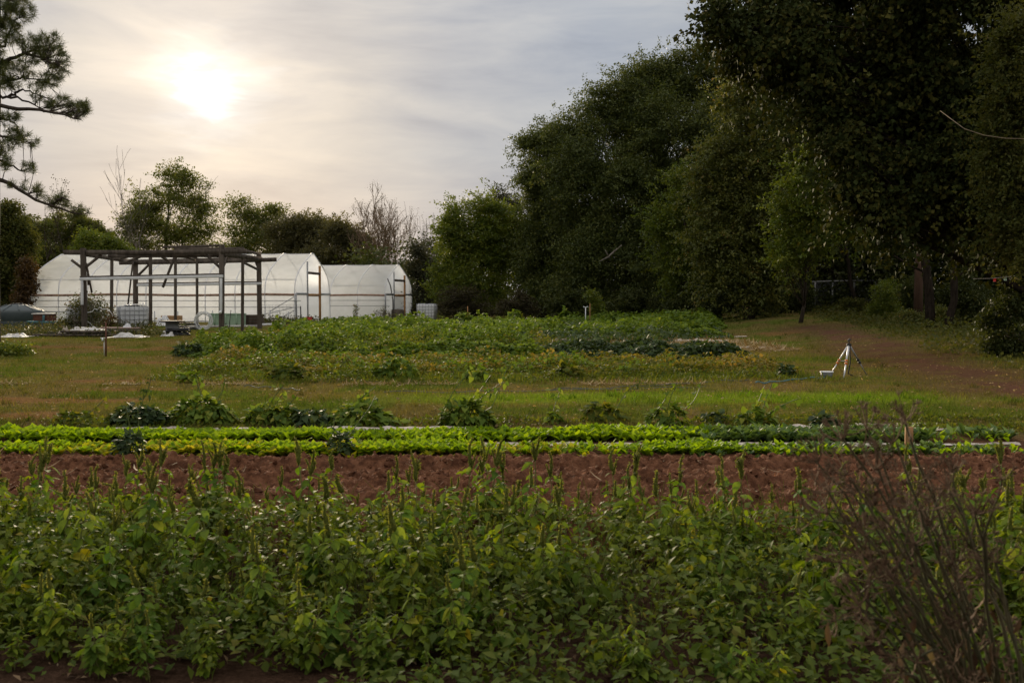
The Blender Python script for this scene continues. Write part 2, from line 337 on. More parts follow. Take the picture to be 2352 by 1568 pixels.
b.scatter(BLADE, np.stack([px, py, Z[iz, ix] + .008], -1), dr, unit(n) * .5 + np.array([0, 0, 1]), R.gamma(2, .03, n) + .02, R.rand(n)); tag(b.build('straw_bits', M_BITS, tint=True), 'bits of straw and root scattered over the tilled strip', 'straw', kind='stuff')
# twigs and leaf litter at the near edge
M_LITTER = leafmat('dry_litter', [(0, (.05, .03, .02)), (.5, (.14, .085, .05)), (.85, (.22, .15, .09)), (1, (.3, .24, .16))], .1, .8, .1)
b = MB(); n = 2600; px = R.uniform(-3.2, 3.2, n); py = R.uniform(3.5, 6.3, n)
dr = unit(n); dr[:, 2] *= .25; nr = unit(n) * .4 + np.array([0, 0, 1]); b.scatter(leaf_t(.45, .2, .3, 2), np.stack([px, py, hgt(px, py) + .012], -1), dr, nr, R.uniform(.015, .055, n), R.rand(n))
tag(b.build('leaf_litter', M_LITTER, tint=True), 'dry brown leaf litter under the weeds', 'litter', kind='stuff')

# turf blades
M_GRASS = leafmat('turf_blade', None, .35, .8, .03, (1.2, 1.1, .6), attr='tone')
b = MB(); n = 330000
py = 10.8 * (46 / 10.8) ** R.rand(n); px = (R.rand(n) * 2 - 1) * py * .56 + .3
c = ground_col(px, py); nz = fbm(px * 2.5, py * 2.5, 77)
green = c[:, 1] / (c[:, 0] + 1e-6)
keep = (R.rand(n) < np.clip((green - .58) * 3.2, .02, 1)) & (R.rand(n) < .35 + nz)
px, py, c = px[keep], py[keep], c[keep]; n = len(px)
dr = R.normal(0, .42, (n, 3)); dr[:, 2] = 1; nr = unit(n); nr[:, 2] *= .3
c = c * R.uniform(.68, 1.35, (n, 1)) * np.array([1, 1.06, .8])
b.scatter(BLADE, np.stack([px, py, hgt(px, py) - .004], -1), dr, nr, R.gamma(6, .0058, n) * (1 + .018 * py), col=c)
n = 1500; cx = (R.rand(n) * 2 - 1); cy = 11 * (50 / 11) ** R.rand(n); cx = cx * cy * .56; k = seg_dist(cx, cy, PATH) > .8; cx, cy = cx[k], cy[k]; n = len(cx); i = np.repeat(np.arange(n), 16); k = len(i)
px = cx[i] + R.normal(0, .05, k); py = cy[i] + R.normal(0, .05, k); dr = R.normal(0, .5, (k, 3)); dr[:, 2] = 1; c = ground_col(px, py) * np.array([.8, 1.05, .6]) * R.uniform(.6, 1.2, (n, 1))[i]
b.scatter(BLADE, np.stack([px, py, hgt(px, py) - .004], -1), dr, unit(k), R.uniform(.05, .12, n)[i] * R.uniform(.6, 1.2, k), col=c)
n = 5000; py = 11 * (50 / 11) ** R.rand(n); px = (R.rand(n) * 2 - 1) * py * .56; dr = unit(n); dr[:, 2] *= .25; c = np.array([.34, .25, .13]) * R.uniform(.4, 1.3, (n, 1)) * np.array([[1, 1, 1]])
b.scatter(WIDE, np.stack([px, py, hgt(px, py) + .02], -1), dr, unit(n) * .5 + np.array([0, 0, 1]), R.uniform(.02, .05, n) * (1 + py / 50), col=c)
tag(b.build('grass', M_GRASS, col=True), 'short mown grass of the field lanes', 'grass', kind='stuff')
# ------------------------------------------------------------------ trees
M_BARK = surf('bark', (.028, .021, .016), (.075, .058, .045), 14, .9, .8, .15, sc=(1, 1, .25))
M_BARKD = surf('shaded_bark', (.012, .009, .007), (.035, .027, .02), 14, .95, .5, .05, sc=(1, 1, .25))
M_BARKG = surf('pale_bark', (.12, .10, .085), (.26, .225, .19), 14, .9, .6, .15, sc=(1, 1, .25))
LM = {
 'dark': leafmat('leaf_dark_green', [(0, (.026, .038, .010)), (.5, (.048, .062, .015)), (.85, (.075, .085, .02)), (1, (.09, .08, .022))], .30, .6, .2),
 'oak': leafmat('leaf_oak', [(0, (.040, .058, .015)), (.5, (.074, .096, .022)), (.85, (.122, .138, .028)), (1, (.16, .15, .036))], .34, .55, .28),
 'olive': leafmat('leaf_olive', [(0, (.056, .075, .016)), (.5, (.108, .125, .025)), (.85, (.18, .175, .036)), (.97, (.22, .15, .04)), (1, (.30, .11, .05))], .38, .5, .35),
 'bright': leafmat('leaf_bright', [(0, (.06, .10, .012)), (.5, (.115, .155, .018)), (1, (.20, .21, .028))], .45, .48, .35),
 'mid': leafmat('leaf_mid', [(0, (.045, .062, .016)), (.5, (.08, .09, .024)), (.9, (.12, .115, .03)), (1, (.14, .10, .04))], .4, .65, .12),
 'grey': leafmat('leaf_greyish', [(0, (.03, .035, .018)), (.5, (.05, .054, .028)), (1, (.08, .075, .04))], .35, .55, .3),
 'rust': leafmat('leaf_russet', [(0, (.05, .034, .016)), (.5, (.09, .052, .022)), (1, (.13, .08, .035))], .4, .5, .3),
 'pine': leafmat('needle', [(0, (.04, .058, .014)), (.6, (.08, .095, .022)), (1, (.15, .14, .03))], .25, .45, .35),
 'backlit': leafmat('leaf_backlit', [(0, (.07, .10, .025)), (.5, (.12, .145, .038)), (.9, (.18, .18, .05)), (1, (.22, .18, .06))], .55, .55, .25),
 'backdark': leafmat('leaf_back_dark', [(0, (.075, .078, .036)), (.5, (.12, .115, .055)), (1, (.17, .15, .075))], .5, .55, .25),
 'brownb': leafmat('leaf_dull_brown', [(0, (.035, .03, .018)), (.5, (.06, .048, .026)), (1, (.075, .085, .03))], .3, .6, .2),
}
def curve(a, b, bend, n=6, lift=.0):
    a = np.asarray(a, float); b = np.asarray(b, float); t = np.linspace(0, 1, n)[:, None]; L_ = np.linalg.norm(b - a)
    off = R.normal(0, bend * L_, 3); off[2] += lift * L_
    return a + (b - a) * t + off * (4 * t * (1 - t)) * .5 + R.normal(0, .012 * L_, (n, 3)) * np.sin(t * math.pi)
def leaf_cloud(b, cen, crad, per, size, T, droop, outc, flat=.65, upb=.7, ntint=None):
    """scatter leaves in clumps"""
    n = len(cen); i = np.repeat(np.arange(n), per); k = len(i)
    off = np.clip(R.normal(0, .5, (k, 3)), -.85, .85) * crad[i][:, None]; off[:, 2] *= flat
    pos = cen[i] + off
    dr = unit(k) * .8 + off / (crad[i][:, None] + 1e-6) * .6 + outc[i] * .35; dr[:, 2] -= droop
    nr = unit(k) * .8 + np.array([0, 0, upb])
    ct = R.rand(n); t = np.clip(.55 * R.rand(k) + .45 * ct[i], 0, 1) if ntint is None else np.clip(.5 * R.rand(k) + .5 * ntint[i], 0, 1)
    b.scatter(T, pos, dr, nr, size * R.uniform(.6, 1.35, k), t)
def crown_points(lobes, n, shell=.5):
    """lobes: (centre, radii) pairs in world space -> clump centres and outward directions"""
    c = np.array([l[0] for l in lobes]); r = np.array([l[1] for l in lobes]) * .93; w = (r[:, 0] * r[:, 1] * r[:, 2]) ** .66; w /= w.sum()
    i = R.choice(len(lobes), n, p=w); ns = 13; su = unit(len(lobes) * ns).reshape(len(lobes), ns, 3); sk = R.uniform(.16, .5, (len(lobes), ns)); sq = R.uniform(.45, 1.1, (len(lobes), ns))
    j = R.choice(ns, n); u = unit(n); q = 1 - shell * R.rand(n) ** 1.4; k = sk[i, j]; inner = R.rand(n) < .22; k = np.where(inner, .8, k)
    o = np.where(inner[:, None], u * .75, su[i, j] * sq[i, j][:, None] + u * (q * k)[:, None])
    return c[i] + o * r[i], u * .6 + su[i, j] * .6, i
def lobes_px(ls, d, depth=1.0, dj=0.0):
    """(px,py,rx,ry) ellipses measured on the crown -> world lobes with real depth around distance d"""
    out = []
    for l in ls:
        px, py, rx, ry = l[:4]; dd = d + (l[4] if len(l) > 4 else (R.uniform(-dj, dj) if dj else 0)); k = dd / F
        out.append((P(px, py, dd), np.array([rx * k, depth * .5 * (rx + ry) * k, ry * k])))
    return out
def tree(name, label, base, lobes, mat, nleaf, size, per=30, clump=.55, T=RHOMB, droop=.25, trunk_r=.2, shell=.55, limbs=2, group=None, bark=None, flat=.6, cat='tree', stems=1, limb_r=.35, upb=.7, spray=None):
    base = np.asarray(base, float); root = thing(name, label, cat, base, group)
    nc = max(4, nleaf // per); cen, u, li = crown_points(lobes, nc, shell)
    cr = clump * R.uniform(.55, 1.5, nc)
    b = MB(); leaf_cloud(b, cen, cr, per, size, T, droop, u, flat, upb)
    if spray:
        ns, sl, sp_, sw = spray; j = R.randint(0, nc, ns); i = np.repeat(np.arange(ns), sp_); k = len(i); sd_ = u[j] * .9 + unit(ns) * .75; sd_[:, 2] -= droop * .25; sd_ /= np.linalg.norm(sd_, axis=1)[:, None]
        ll = sl * R.uniform(.45, 1.35, ns); tt = R.rand(k) ** .85; pos = cen[j][i] - u[j][i] * (ll * .35)[i][:, None] + sd_[i] * (ll[i] * tt)[:, None] + R.normal(0, 1, (k, 3)) * (sw * (1.15 - .8 * tt))[:, None] * np.array([1, 1, .45]); pos[:, 2] -= droop * .4 * ll[i] * tt ** 2
        dr = sd_[i] * .7 + unit(k) * .8; dr[:, 2] -= droop; st_ = R.rand(ns); b.scatter(T, pos, dr, unit(k) * .8 + np.array([0, 0, upb]), size * R.uniform(.55, 1.4, k), np.clip(.5 * R.rand(k) + .5 * st_[i], 0, 1))
    lc = np.array([l[0] for l in lobes]); top = lc[np.argmax(lc[:, 2])]
    t = MB()
    for s in range(stems):
        foot = base + (R.normal(0, .12 * stems, 3) * np.array([1, 1, 0]) if stems > 1 else 0)
        tip = np.array([.6 * top[0] + .4 * foot[0], .6 * top[1] + .4 * foot[1], top[2]]) if stems == 1 else lc[R.randint(len(lc))]
        path = curve(foot - np.array([0, 0, .15]), tip, .05, 9); rr = trunk_r * (1 - .85 * np.linspace(0, 1, 9)); rr[0] *= 1.35
        t.tube(path, rr, 9, jit=.06)
        for k, l in enumerate(lobes):
            if stems > 1 and k % stems != s: continue
            for q in range(limbs):
                f = np.clip((l[0][2] - foot[2]) / (tip[2] - foot[2] + 1e-6) - R.uniform(.15, .4), .12, .9); i = f * 8; i0 = int(i)
                st = path[i0] + (path[min(8, i0 + 1)] - path[i0]) * (i - i0); r0 = trunk_r * (1 - .85 * f) * limb_r * R.uniform(.7, 1.2)
                end = l[0] + unit(1)[0] * l[1] * .6; pth = curve(st, end, .12, 6, .1); t.tube(pth, r0 * (1 - .8 * np.linspace(0, 1, 6)), 6)
                mine = np.where(li == k)[0]
                for j in R.choice(mine, min(len(mine), 3)) if len(mine) else []:
                    t.tube(curve(pth[3], cen[j], .1, 4), r0 * .4 * (1 - .8 * np.linspace(0, 1, 4)), 4, cap=False)
    t.build('trunk', bark or M_BARK, root); b.build('crown', mat, root, tint=True); return root
def shrub(name, label, base, lobes, mat, nleaf, size, **k):
    k.setdefault('trunk_r', .035); k.setdefault('stems', 5); k.setdefault('limbs', 1); k.setdefault('per', 18); k.setdefault('clump', .22); k.setdefault('cat', 'shrub'); k.setdefault('shell', .7)
    return tree(name, label, base, lobes, mat, nleaf, size, **k)
def ground_under(px, d): 
    p = P(px, 700, d); return on(p[0], d)
def twigs(b, p, d, ln, r, depth, spread=.5, up=.25, kids=3, minr=.008):
    n = 5; pts = [p]; dd = d / np.linalg.norm(d)
    for i in range(n):
        dd = dd + R.normal(0, .09, 3) + np.array([0, 0, up * .12]); dd /= np.linalg.norm(dd); pts.append(pts[-1] + dd * ln / n)
    b.tube(pts, np.maximum(minr, r * (1 - .6 * np.linspace(0, 1, n + 1))), 5 if depth > 1 else 3, cap=False); tips = [pts[-1]]
    if depth > 0:
        for k in range(kids + R.randint(0, 2)):
            i = R.randint(1, n + 1); nd = dd + R.normal(0, spread, 3) + np.array([0, 0, up]); tips += twigs(b, pts[i], nd, ln * R.uniform(.5, .75), r * .55, depth - 1, spread, up, kids, minr)
    return tips
def bare_tree(name, label, px, d, hpx, mat, spread=.4, stems=3, nl=0, size=.1, lm=None, group=None, depth=3, r=.09, minr=.012, kids=3, ln=.45):
    base = ground_under(px, d); root = thing(name, label, 'tree', base, group); t = MB(); tips = []
    H = P(px, hpx, d)[2] - base[2]
    for s in range(stems):
        tips += twigs(t, base + R.normal(0, .25, 3) * np.array([1, 1, 0]) * (stems > 1), np.array([R.normal(0, .14), R.normal(0, .1), 1]), H * ln, r, depth, spread, .35, kids, minr)
    z = max(q[2] for q in tips); k = H / (z - base[2])
    for i in range(len(t.v)): t.v[i] = base + (t.v[i] - base) * np.array([1, 1, k])
    t.build('trunk', mat, root)
    if nl:
        tp = base + (np.array(tips) - base) * np.array([1, 1, k]); tp = tp[R.randint(0, len(tp), nl)]; b = MB()
        b.scatter(RHOMB, tp + R.normal(0, .18, (nl, 3)), unit(nl), unit(nl), size * R.uniform(.6, 1.3, nl), R.rand(nl)); b.build('crown', lm, root, tint=True)
    return root

# --- the pine reaching in at the upper left
dP = 34.0; Z3 = lambda x, y, dd=0: P(x / 2.9257, y / 2.9257, dP + dd)
pb = ground_under(-26, dP); pine = thing('pine_tree', 'tall pine with tufted needles reaching in over the tank', 'pine', pb); t = MB()
tp = [pb - np.array([0, 0, .2])] + [P(px, py, dP) for px, py in ((-24, 600), (-20, 480), (-18, 330), (-14, 230), (-16, 120), (-10, 20), (-12, -90), (-8, -200))]
t.tube(tp, [.34, .3, .27, .25, .22, .2, .17, .13, .06], 12, jit=.05)
limbs = [[(-40, 720), (0, 722), (150, 718), (300, 750), (430, 785), (545, 800)], [(-40, 640), (40, 648), (130, 664), (250, 712), (300, 745)], [(-40, 450), (20, 425), (80, 395), (160, 360), (240, 325), (330, 300)], [(160, 360), (300, 400), (420, 450)], [(-40, 360), (40, 285), (80, 200), (110, 120)],
  [(-40, 1070), (20, 1095), (80, 1120), (150, 1150), (225, 1130)], [(-40, 1200), (20, 1220), (100, 1260), (200, 1320), (330, 1380), (420, 1410), (560, 1440)], [(-40, 590), (60, 540), (160, 520), (300, 545)], [(-40, 790), (60, 810), (130, 860)], [(-40, 900), (80, 930), (200, 960)], [(60, 655), (140, 600), (260, 640)], [(330, 1380), (420, 1330), (470, 1350)], [(-40, 200), (30, 110), (60, 20)]]
LB = []
for i, l in enumerate(limbs):
    jd = (i * 37 % 11 - 5) * .25; pts = np.array([Z3(x, y, jd * (k / len(l))) for k, (x, y) in enumerate(l)])
    tt = np.linspace(0, 1, len(pts)); q = np.linspace(0, 1, 12); pts = np.stack([np.interp(q, tt, pts[:, k]) for k in range(3)], -1) + R.normal(0, .03, (12, 3))
    LB.append(pts); t.tube(pts, (.085 if i in (0, 2, 6) else .055) * (1 - .75 * q), 6)
LBA = np.concatenate(LB)
ell = [(110, 80, 125, 95), (50, 190, 90, 70), (330, 290, 100, 80), (150, 275, 90, 55), (400, 440, 75, 95), (250, 380, 120, 55), (110, 470, 120, 75), (290, 540, 135, 52), (60, 545, 80, 55), (245, 640, 45, 32), (410, 690, 105, 52), (520, 730, 75, 75), (560, 725, 45, 55), (60, 800, 85, 45), (100, 900, 70, 50), (180, 945, 75, 55), (40, 1000, 60, 75), (210, 1110, 55, 45), (60, 1120, 50, 40), (90, 1240, 40, 25), (270, 1280, 55, 45), (390, 1370, 80, 45), (540, 1430, 75, 45), (180, 1250, 30, 30), (420, 1330, 40, 40), (-20, 300, 60, 200), (20, 20, 60, 60)]
cen, dirs = [], []
for x, y, rx, ry in ell:
    n = int(rx * ry / 215)
    for k in range(n):
        a = R.uniform(0, 2 * math.pi); q = math.sqrt(R.rand()); p = Z3(x + rx * q * math.cos(a), y + ry * q * math.sin(a), R.normal(0, .35)); cen.append(p)
cen = np.array(cen); 
for p in cen:
    j = np.argmin(((LBA - p) ** 2).sum(1)); v = p - LBA[j] + np.array([R.normal(0, .05), R.normal(0, .1), .12]); dirs.append(v / np.linalg.norm(v))
    if R.rand() < .75: t.tube(curve(LBA[j], p, .08, 4), [.014, .012, .009, .006], 4, cap=False)
dirs = np.array(dirs); i = np.repeat(np.arange(len(cen)), 52); k = len(i)
b = MB(); nd = dirs[i] * .55 + unit(k); ct = R.rand(len(cen))
b.scatter(NEEDLE, cen[i] + R.normal(0, .035, (k, 3)) - dirs[i] * R.rand(k)[:, None] * .12, nd, unit(k), R.uniform(.13, .22, k), np.clip(.5 * R.rand(k) + .5 * ct[i], 0, 1))
t.build('trunk', M_BARK, pine); b.build('crown', LM['pine'], pine, tint=True)

# --- the belt of trees behind the tunnels
LZ = lobes_px
tree('broadleaf_tree', 'dark green tree at the picture edge behind the round tank', ground_under(10, 64), LZ([(15, 500, 38, 45), (40, 560, 42, 55), (0, 600, 50, 80), (35, 660, 45, 50)], 64), LM['mid'], 34000, .18, trunk_r=.25)
tree('russet_tree', 'small tree with russet leaves beside the end of the long tunnel', ground_under(64, 61), LZ([(62, 620, 16, 26), (66, 655, 14, 24), (52, 680, 14, 20)], 61), LM['rust'], 5000, .15, clump=.35, trunk_r=.09)
tree('broadleaf_tree', 'low dark tree between the pine and the round crowned tree', ground_under(140, 112), LZ([(150, 515, 55, 35), (205, 540, 45, 42), (110, 560, 52, 50), (240, 560, 35, 40), (160, 610, 95, 55), (90, 620, 40, 60), (75, 520, 28, 34)], 112), LM['backlit'], 46000, .26, trunk_r=.25)
tree('broadleaf_tree', 'bright green bushy tree just behind the tunnel ridge', ground_under(235, 96), LZ([(215, 560, 45, 32), (260, 570, 40, 32), (290, 590, 30, 25), (230, 610, 60, 30)], 96), LM['bright'], 18000, .22, trunk_r=.14)
tree('round_tree', 'large round crowned tree rising above the pergola', ground_under(395, 142), LZ([(395, 412, 42, 36), (345, 462, 44, 40), (445, 465, 46, 50), (390, 500, 95, 55), (315, 505, 40, 40), (475, 505, 36, 45), (400, 555, 108, 45), (300, 545, 35, 32), (425, 430, 40, 32)], 142), LM['backlit'], 22000, .28, spray=(420, 2.6, 34, .35), clump=1.2, trunk_r=.34, limbs=3)
bare_tree('bare_tree', 'leafless twigs sticking up beside the round crowned tree', 338, 136, 352, M_BARKG, .35, 2, r=.1, minr=.02, ln=.62)
bare_tree('thin_tree', 'thin nearly leafless tree between the pine and the dark trees', 112, 100, 405, M_BARK, .4, 2, 900, .17, LM['brownb'], r=.09, ln=.6)
bare_tree('thin_tree', 'slender thin tree leaning at the round crowned tree\'s side', 255, 120, 455, M_BARK, .45, 2, 900, .2, LM['grey'], r=.09, ln=.6)
tree('airy_tree', 'airy pale tree with sky showing through its crown', ground_under(580, 130), LZ([(560, 478, 36, 26), (612, 492, 38, 22), (575, 520, 55, 34), (640, 478, 18, 14), (600, 560, 55, 40), (545, 560, 30, 40)], 130), LM['backlit'], 15000, .28, per=22, clump=1.1, trunk_r=.2, limbs=3, bark=M_BARKG)
tree('round_tree', 'dark dome shaped tree behind the near tunnel gable', ground_under(690, 124), LZ([(685, 516, 58, 34), (720, 535, 52, 38), (650, 548, 44, 38), (690, 580, 85, 38)], 124), LM['backdark'], 30000, .24, spray=(500, 2.2, 34, .3), clump=1.0, trunk_r=.3)
tree('round_tree', 'lower dark tree between the two tunnels', ground_under(795, 118), LZ([(785, 542, 52, 32), (825, 568, 36, 34), (770, 590, 62, 32), (800, 620, 60, 30)], 118), LM['backdark'], 20000, .24, spray=(360, 2.2, 34, .3), clump=.9, trunk_r=.25)
M_TWIG = surf('reddish_twig', (.19, .13, .085), (.28, .20, .13), 4, .85)
bare_tree('bare_tree', 'reddish bare tree with fine branches behind the far tunnel', 868, 116, 428, M_TWIG, .42, 7, 7500, .11, LM['brownb'], depth=4, r=.11, minr=.022, ln=.46)
bare_tree('bare_tree', 'reddish bare tree thinner than its neighbour over the far tunnel', 925, 122, 466, M_TWIG, .36, 4, 1400, .1, LM['brownb'], depth=3, r=.07, minr=.016)
bare_tree('bare_tree', 'pale slender bare tree beside the bright green tree', 984, 88, 464, M_BARKG, .3, 2, 150, .1, LM['brownb'], depth=3, r=.06, minr=.012)
tree('vine_clad_tree', 'vine covered dead trunk beyond the far tunnel end', ground_under(958, 80), LZ([(955, 570, 18, 22), (962, 610, 26, 40), (985, 640, 32, 45), (965, 690, 42, 45)], 80), LM['grey'], 12000, .17, per=20, clump=.5, trunk_r=.12)
tree('bushy_tree', 'green bushy tree at the left end of the dark woods', ground_under(1095, 76), LZ([(1062, 498, 44, 40), (1125, 492, 42, 40), (1092, 548, 80, 58), (1036, 560, 34, 55), (1155, 560, 46, 60), (1090, 640, 92, 60), (1020, 640, 32, 50), (1180, 520, 26, 40)], 76), LM['bright'], 34000, .17, clump=.6, spray=(900, 1.8, 40, .25), trunk_r=.25, limbs=3)
tree('thin_tree', 'sparse tall tree showing over the green bushy tree', ground_under(1150, 84), LZ([(1142, 446, 22, 24), (1172, 462, 24, 18), (1150, 480, 40, 22), (1185, 500, 22, 40)], 84), LM['grey'], 3800, .2, per=14, clump=.6, trunk_r=.16)
# --- the tall dark woods on the right
tree('oak_tree', 'dark oak forming the left shoulder of the tall woods', ground_under(1245, 73), LZ([(1238, 345, 38, 44), (1225, 402, 32, 50), (1252, 470, 50, 60), (1240, 560, 52, 80), (1262, 650, 66, 70), (1285, 310, 30, 36)], 73, .9), LM['oak'], 50000, .15, flat=.42, droop=.4, per=46, clump=.8, spray=(1100, 2.2, 46, .28), trunk_r=.3)
tree('oak_tree', 'huge domed oak, the tallest crown of the woods', ground_under(1470, 70), LZ([(1570, 165, 85, 62), (1500, 185, 90, 62), (1640, 170, 60, 60), (1440, 238, 90, 70), (1362, 280, 72, 66), (1308, 335, 50, 70), (1420, 350, 120, 95, -2), (1560, 320, 120, 110, -2), (1335, 440, 85, 90, -1), (1450, 470, 120, 100, -3), (1560, 470, 90, 110, -3), (1385, 570, 100, 85, -3), (1490, 600, 100, 80, -4), (1330, 640, 80, 70, -2), (1650, 300, 70, 120), (1660, 480, 80, 110), (1580, 640, 90, 70, -2), (1440, 690, 120, 40, -3)], 70, .8), LM['oak'], 190000, .15, flat=.38, droop=.45, per=60, clump=.95, spray=(3400, 2.6, 60, .32), trunk_r=.6, limbs=3)
dl = thing('fallen_branch', 'pale dead branch caught in the oak\'s lower crown', 'branch', P(1400, 585, 63.5)); b = MB(); b.tube([P(1378, 600, 63.4), P(1398, 590, 63.5), P(1410, 578, 63.5), P(1428, 563, 63.6)], [.03, .07, .06, .03], 6); b.tube([P(1398, 590, 63.5), P(1390, 574, 63.4)], [.05, .02], 5); b.build('limb', M_BARKG, dl)
tree('young_tree', 'bright green young tree in front of the domed oak', ground_under(1575, 57), LZ([(1582, 430, 40, 42), (1550, 498, 52, 45), (1608, 480, 30, 60), (1570, 565, 52, 55), (1545, 622, 32, 45), (1600, 620, 40, 40), (1512, 530, 22, 22), (1520, 580, 20, 22), (1560, 400, 18, 22)], 57), LM['bright'], 14000, .14, clump=.6, spray=(520, 1.6, 36, .2), trunk_r=.14)
tree('maple_tree', 'olive tree with yellowing leaves beside the bright young tree', ground_under(1720, 50), LZ([(1700, 240, 62, 58), (1745, 320, 90, 75), (1680, 375, 62, 80), (1725, 470, 90, 80), (1690, 555, 80, 75), (1765, 590, 70, 65), (1650, 480, 34, 60), (1660, 630, 50, 45), (1790, 420, 60, 80), (1800, 250, 50, 70), (1740, 670, 60, 40), (1632, 420, 40, 44), (1822, 520, 40, 56), (1628, 560, 40, 40), (1712, 196, 34, 30), (1770, 215, 30, 36)], 50, .9), LM['olive'], 66000, .13, per=36, clump=.5, spray=(1700, 1.7, 46, .2), trunk_r=.26, limbs=3)
tree('maple_tree', 'light green tree catching the sun beneath the overhanging branches', ground_under(1838, 43), LZ([(1905, 335, 52, 44), (1850, 420, 44, 55), (1925, 445, 60, 66), (1838, 500, 42, 46), (1870, 520, 56, 50), (1925, 525, 50, 34), (1845, 575, 42, 34), (1960, 300, 40, 50), (1808, 470, 22, 26), (1815, 545, 20, 22), (1872, 300, 22, 24), (1862, 366, 20, 20), (1960, 420, 60, 60), (1800, 585, 30, 26)], 41), LM['bright'], 14000, .12, per=34, clump=.5, droop=.1, spray=(620, 1.3, 40, .15), trunk_r=.08, limbs=3)
# overhanging big leaved tree
BIGLEAF = leafmat('leaf_overhang', [(0, (.018, .026, .008)), (.5, (.034, .044, .012)), (.85, (.085, .08, .02)), (1, (.12, .11, .028))], .12, .7, .04, (1.0, .95, .35))
ov = [(1655, 55, 55, 55), (1705, 130, 48, 48), (1760, 75, 85, 85), (1850, 110, 95, 100), (1960, 130, 110, 105), (1870, -30, 200, 50), (2080, 150, 120, 120), (2200, 210, 130, 130), (2320, 160, 100, 150), (2160, -20, 200, 60), (1990, 260, 85, 80), (2100, 340, 120, 105), (2010, 390, 62, 60), (2220, 400, 130, 120), (2060, 460, 105, 60), (2180, 490, 140, 60), (1985, 480, 50, 40), (2310, 480, 100, 80), (1900, 215, 60, 50), (1800, 170, 60, 40), (1935, 330, 50, 50), (1945, 425, 46, 46), (1880, 270, 40, 36)]
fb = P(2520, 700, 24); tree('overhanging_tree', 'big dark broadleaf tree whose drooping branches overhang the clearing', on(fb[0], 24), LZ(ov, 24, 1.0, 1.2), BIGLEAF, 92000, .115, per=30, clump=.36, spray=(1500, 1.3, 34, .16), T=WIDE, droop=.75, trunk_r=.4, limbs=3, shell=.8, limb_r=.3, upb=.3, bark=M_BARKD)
tree('locust_tree', 'fine leaved tree at the picture edge by the rope', on(P(2420, 700, 19)[0], 19), LZ([(2325, 110, 45, 70), (2335, 230, 40, 80), (2318, 400, 48, 70), (2340, 540, 40, 80), (2290, 330, 40, 40)], 19), LM['mid'], 16000, .075, per=30, clump=.22, spray=(500, .8, 30, .08), trunk_r=.14)
# backing trees in the shade
for i, (px, d, top, w, lab) in enumerate([(1905, 58, 130, 95, 'tall shaded tree between the olive tree and the overhanging branches'), (2060, 57.5, 200, 110, 'tall shaded tree over the green shrub'),(1690, 66, 420, 110, 'shaded tree behind the olive tree'), (1840, 60, 330, 130, 'shaded tree behind the light green tree'), (2010, 56, 250, 130, 'shaded tree behind the chain fence'), (2180, 52, 220, 150, 'shaded tree beyond the leaning dark trunks'), (2340, 48, 200, 150, 'shaded tree beyond the string of flags'), (1300, 84, 430, 110, 'shaded tree deep behind the oak shoulder')]):
    h = (720 if d not in (58, 57.5) else 560) - top
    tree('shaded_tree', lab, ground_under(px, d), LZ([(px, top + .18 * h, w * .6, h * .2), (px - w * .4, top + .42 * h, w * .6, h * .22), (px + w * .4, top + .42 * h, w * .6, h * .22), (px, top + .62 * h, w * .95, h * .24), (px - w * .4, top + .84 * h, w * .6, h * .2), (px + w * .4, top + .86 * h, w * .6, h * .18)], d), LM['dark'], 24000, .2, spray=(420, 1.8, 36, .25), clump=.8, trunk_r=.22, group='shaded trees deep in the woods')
# far woods that close the view
b = MB()
n = 2600; px = R.uniform(-15, 75, n); py = R.uniform(84, 112, n); top = np.interp(px, [-15, -6, 4, 14, 75], [5, 7.5, 9, 12, 13]); z = hgt(px, py) + top * R.rand(n) ** 1.3
leaf_cloud(b, np.stack([px, py, z], -1), 1.3 * R.uniform(.6, 1.4, n), 40, .34, RHOMB, .2, unit(n) * .1)
n = 1100; px = R.uniform(-112, -12, n); py = R.uniform(150, 175, n); z = R.rand(n) ** .9 * (6.0 + 2.5 * fbm(px * .12, py * .12, 9))
leaf_cloud(b, np.stack([px, py, z], -1), 1.5 * R.uniform(.6, 1.4, n), 40, .5, RHOMB, .2, unit(n) * .1)
tag(b.build('far_woods', LM['dark'], tint=True), 'far woods closing the view behind the trees', 'woods', kind='stuff')
# dark trunks and thin stems under the canopy
for px, py0, d, lx, ty, r, lab in ((1690, 735, 58, 8, 560, .16, 'dark trunk at the edge of the woods, first from the oak'), (1745, 738, 56, -14, 560, .2, 'forked dark trunk in front of the olive tree'), (2140, 775, 38, -12, 470, .17, 'dark leaning trunk just behind the wooden pole'), (2172, 778, 37, 20, 470, .13, 'slim dark trunk, twin of the leaning one'), (1972, 735, 52, -30, 560, .11, 'thin trunk leaning inside the chain fence')):
    g = ground_under(px, d); rt = thing('tree_trunk', lab, 'trunk', g); b = MB(); a = curve(g - np.array([0, 0, .2]), P(px + lx, ty, d), .05, 8); b.tube(a, r * (1.2 - .55 * np.linspace(0, 1, 8)), 9, jit=.05)
    for k in range(4): b.tube(curve(a[3 + k % 4], a[3 + k % 4] + np.array([R.normal(0, 1.2), R.normal(0, .6), R.uniform(.8, 2)]), .1, 5), r * .3 * (1 - .7 * np.linspace(0, 1, 5)), 5)
    b.build('stem', M_BARKD, rt)
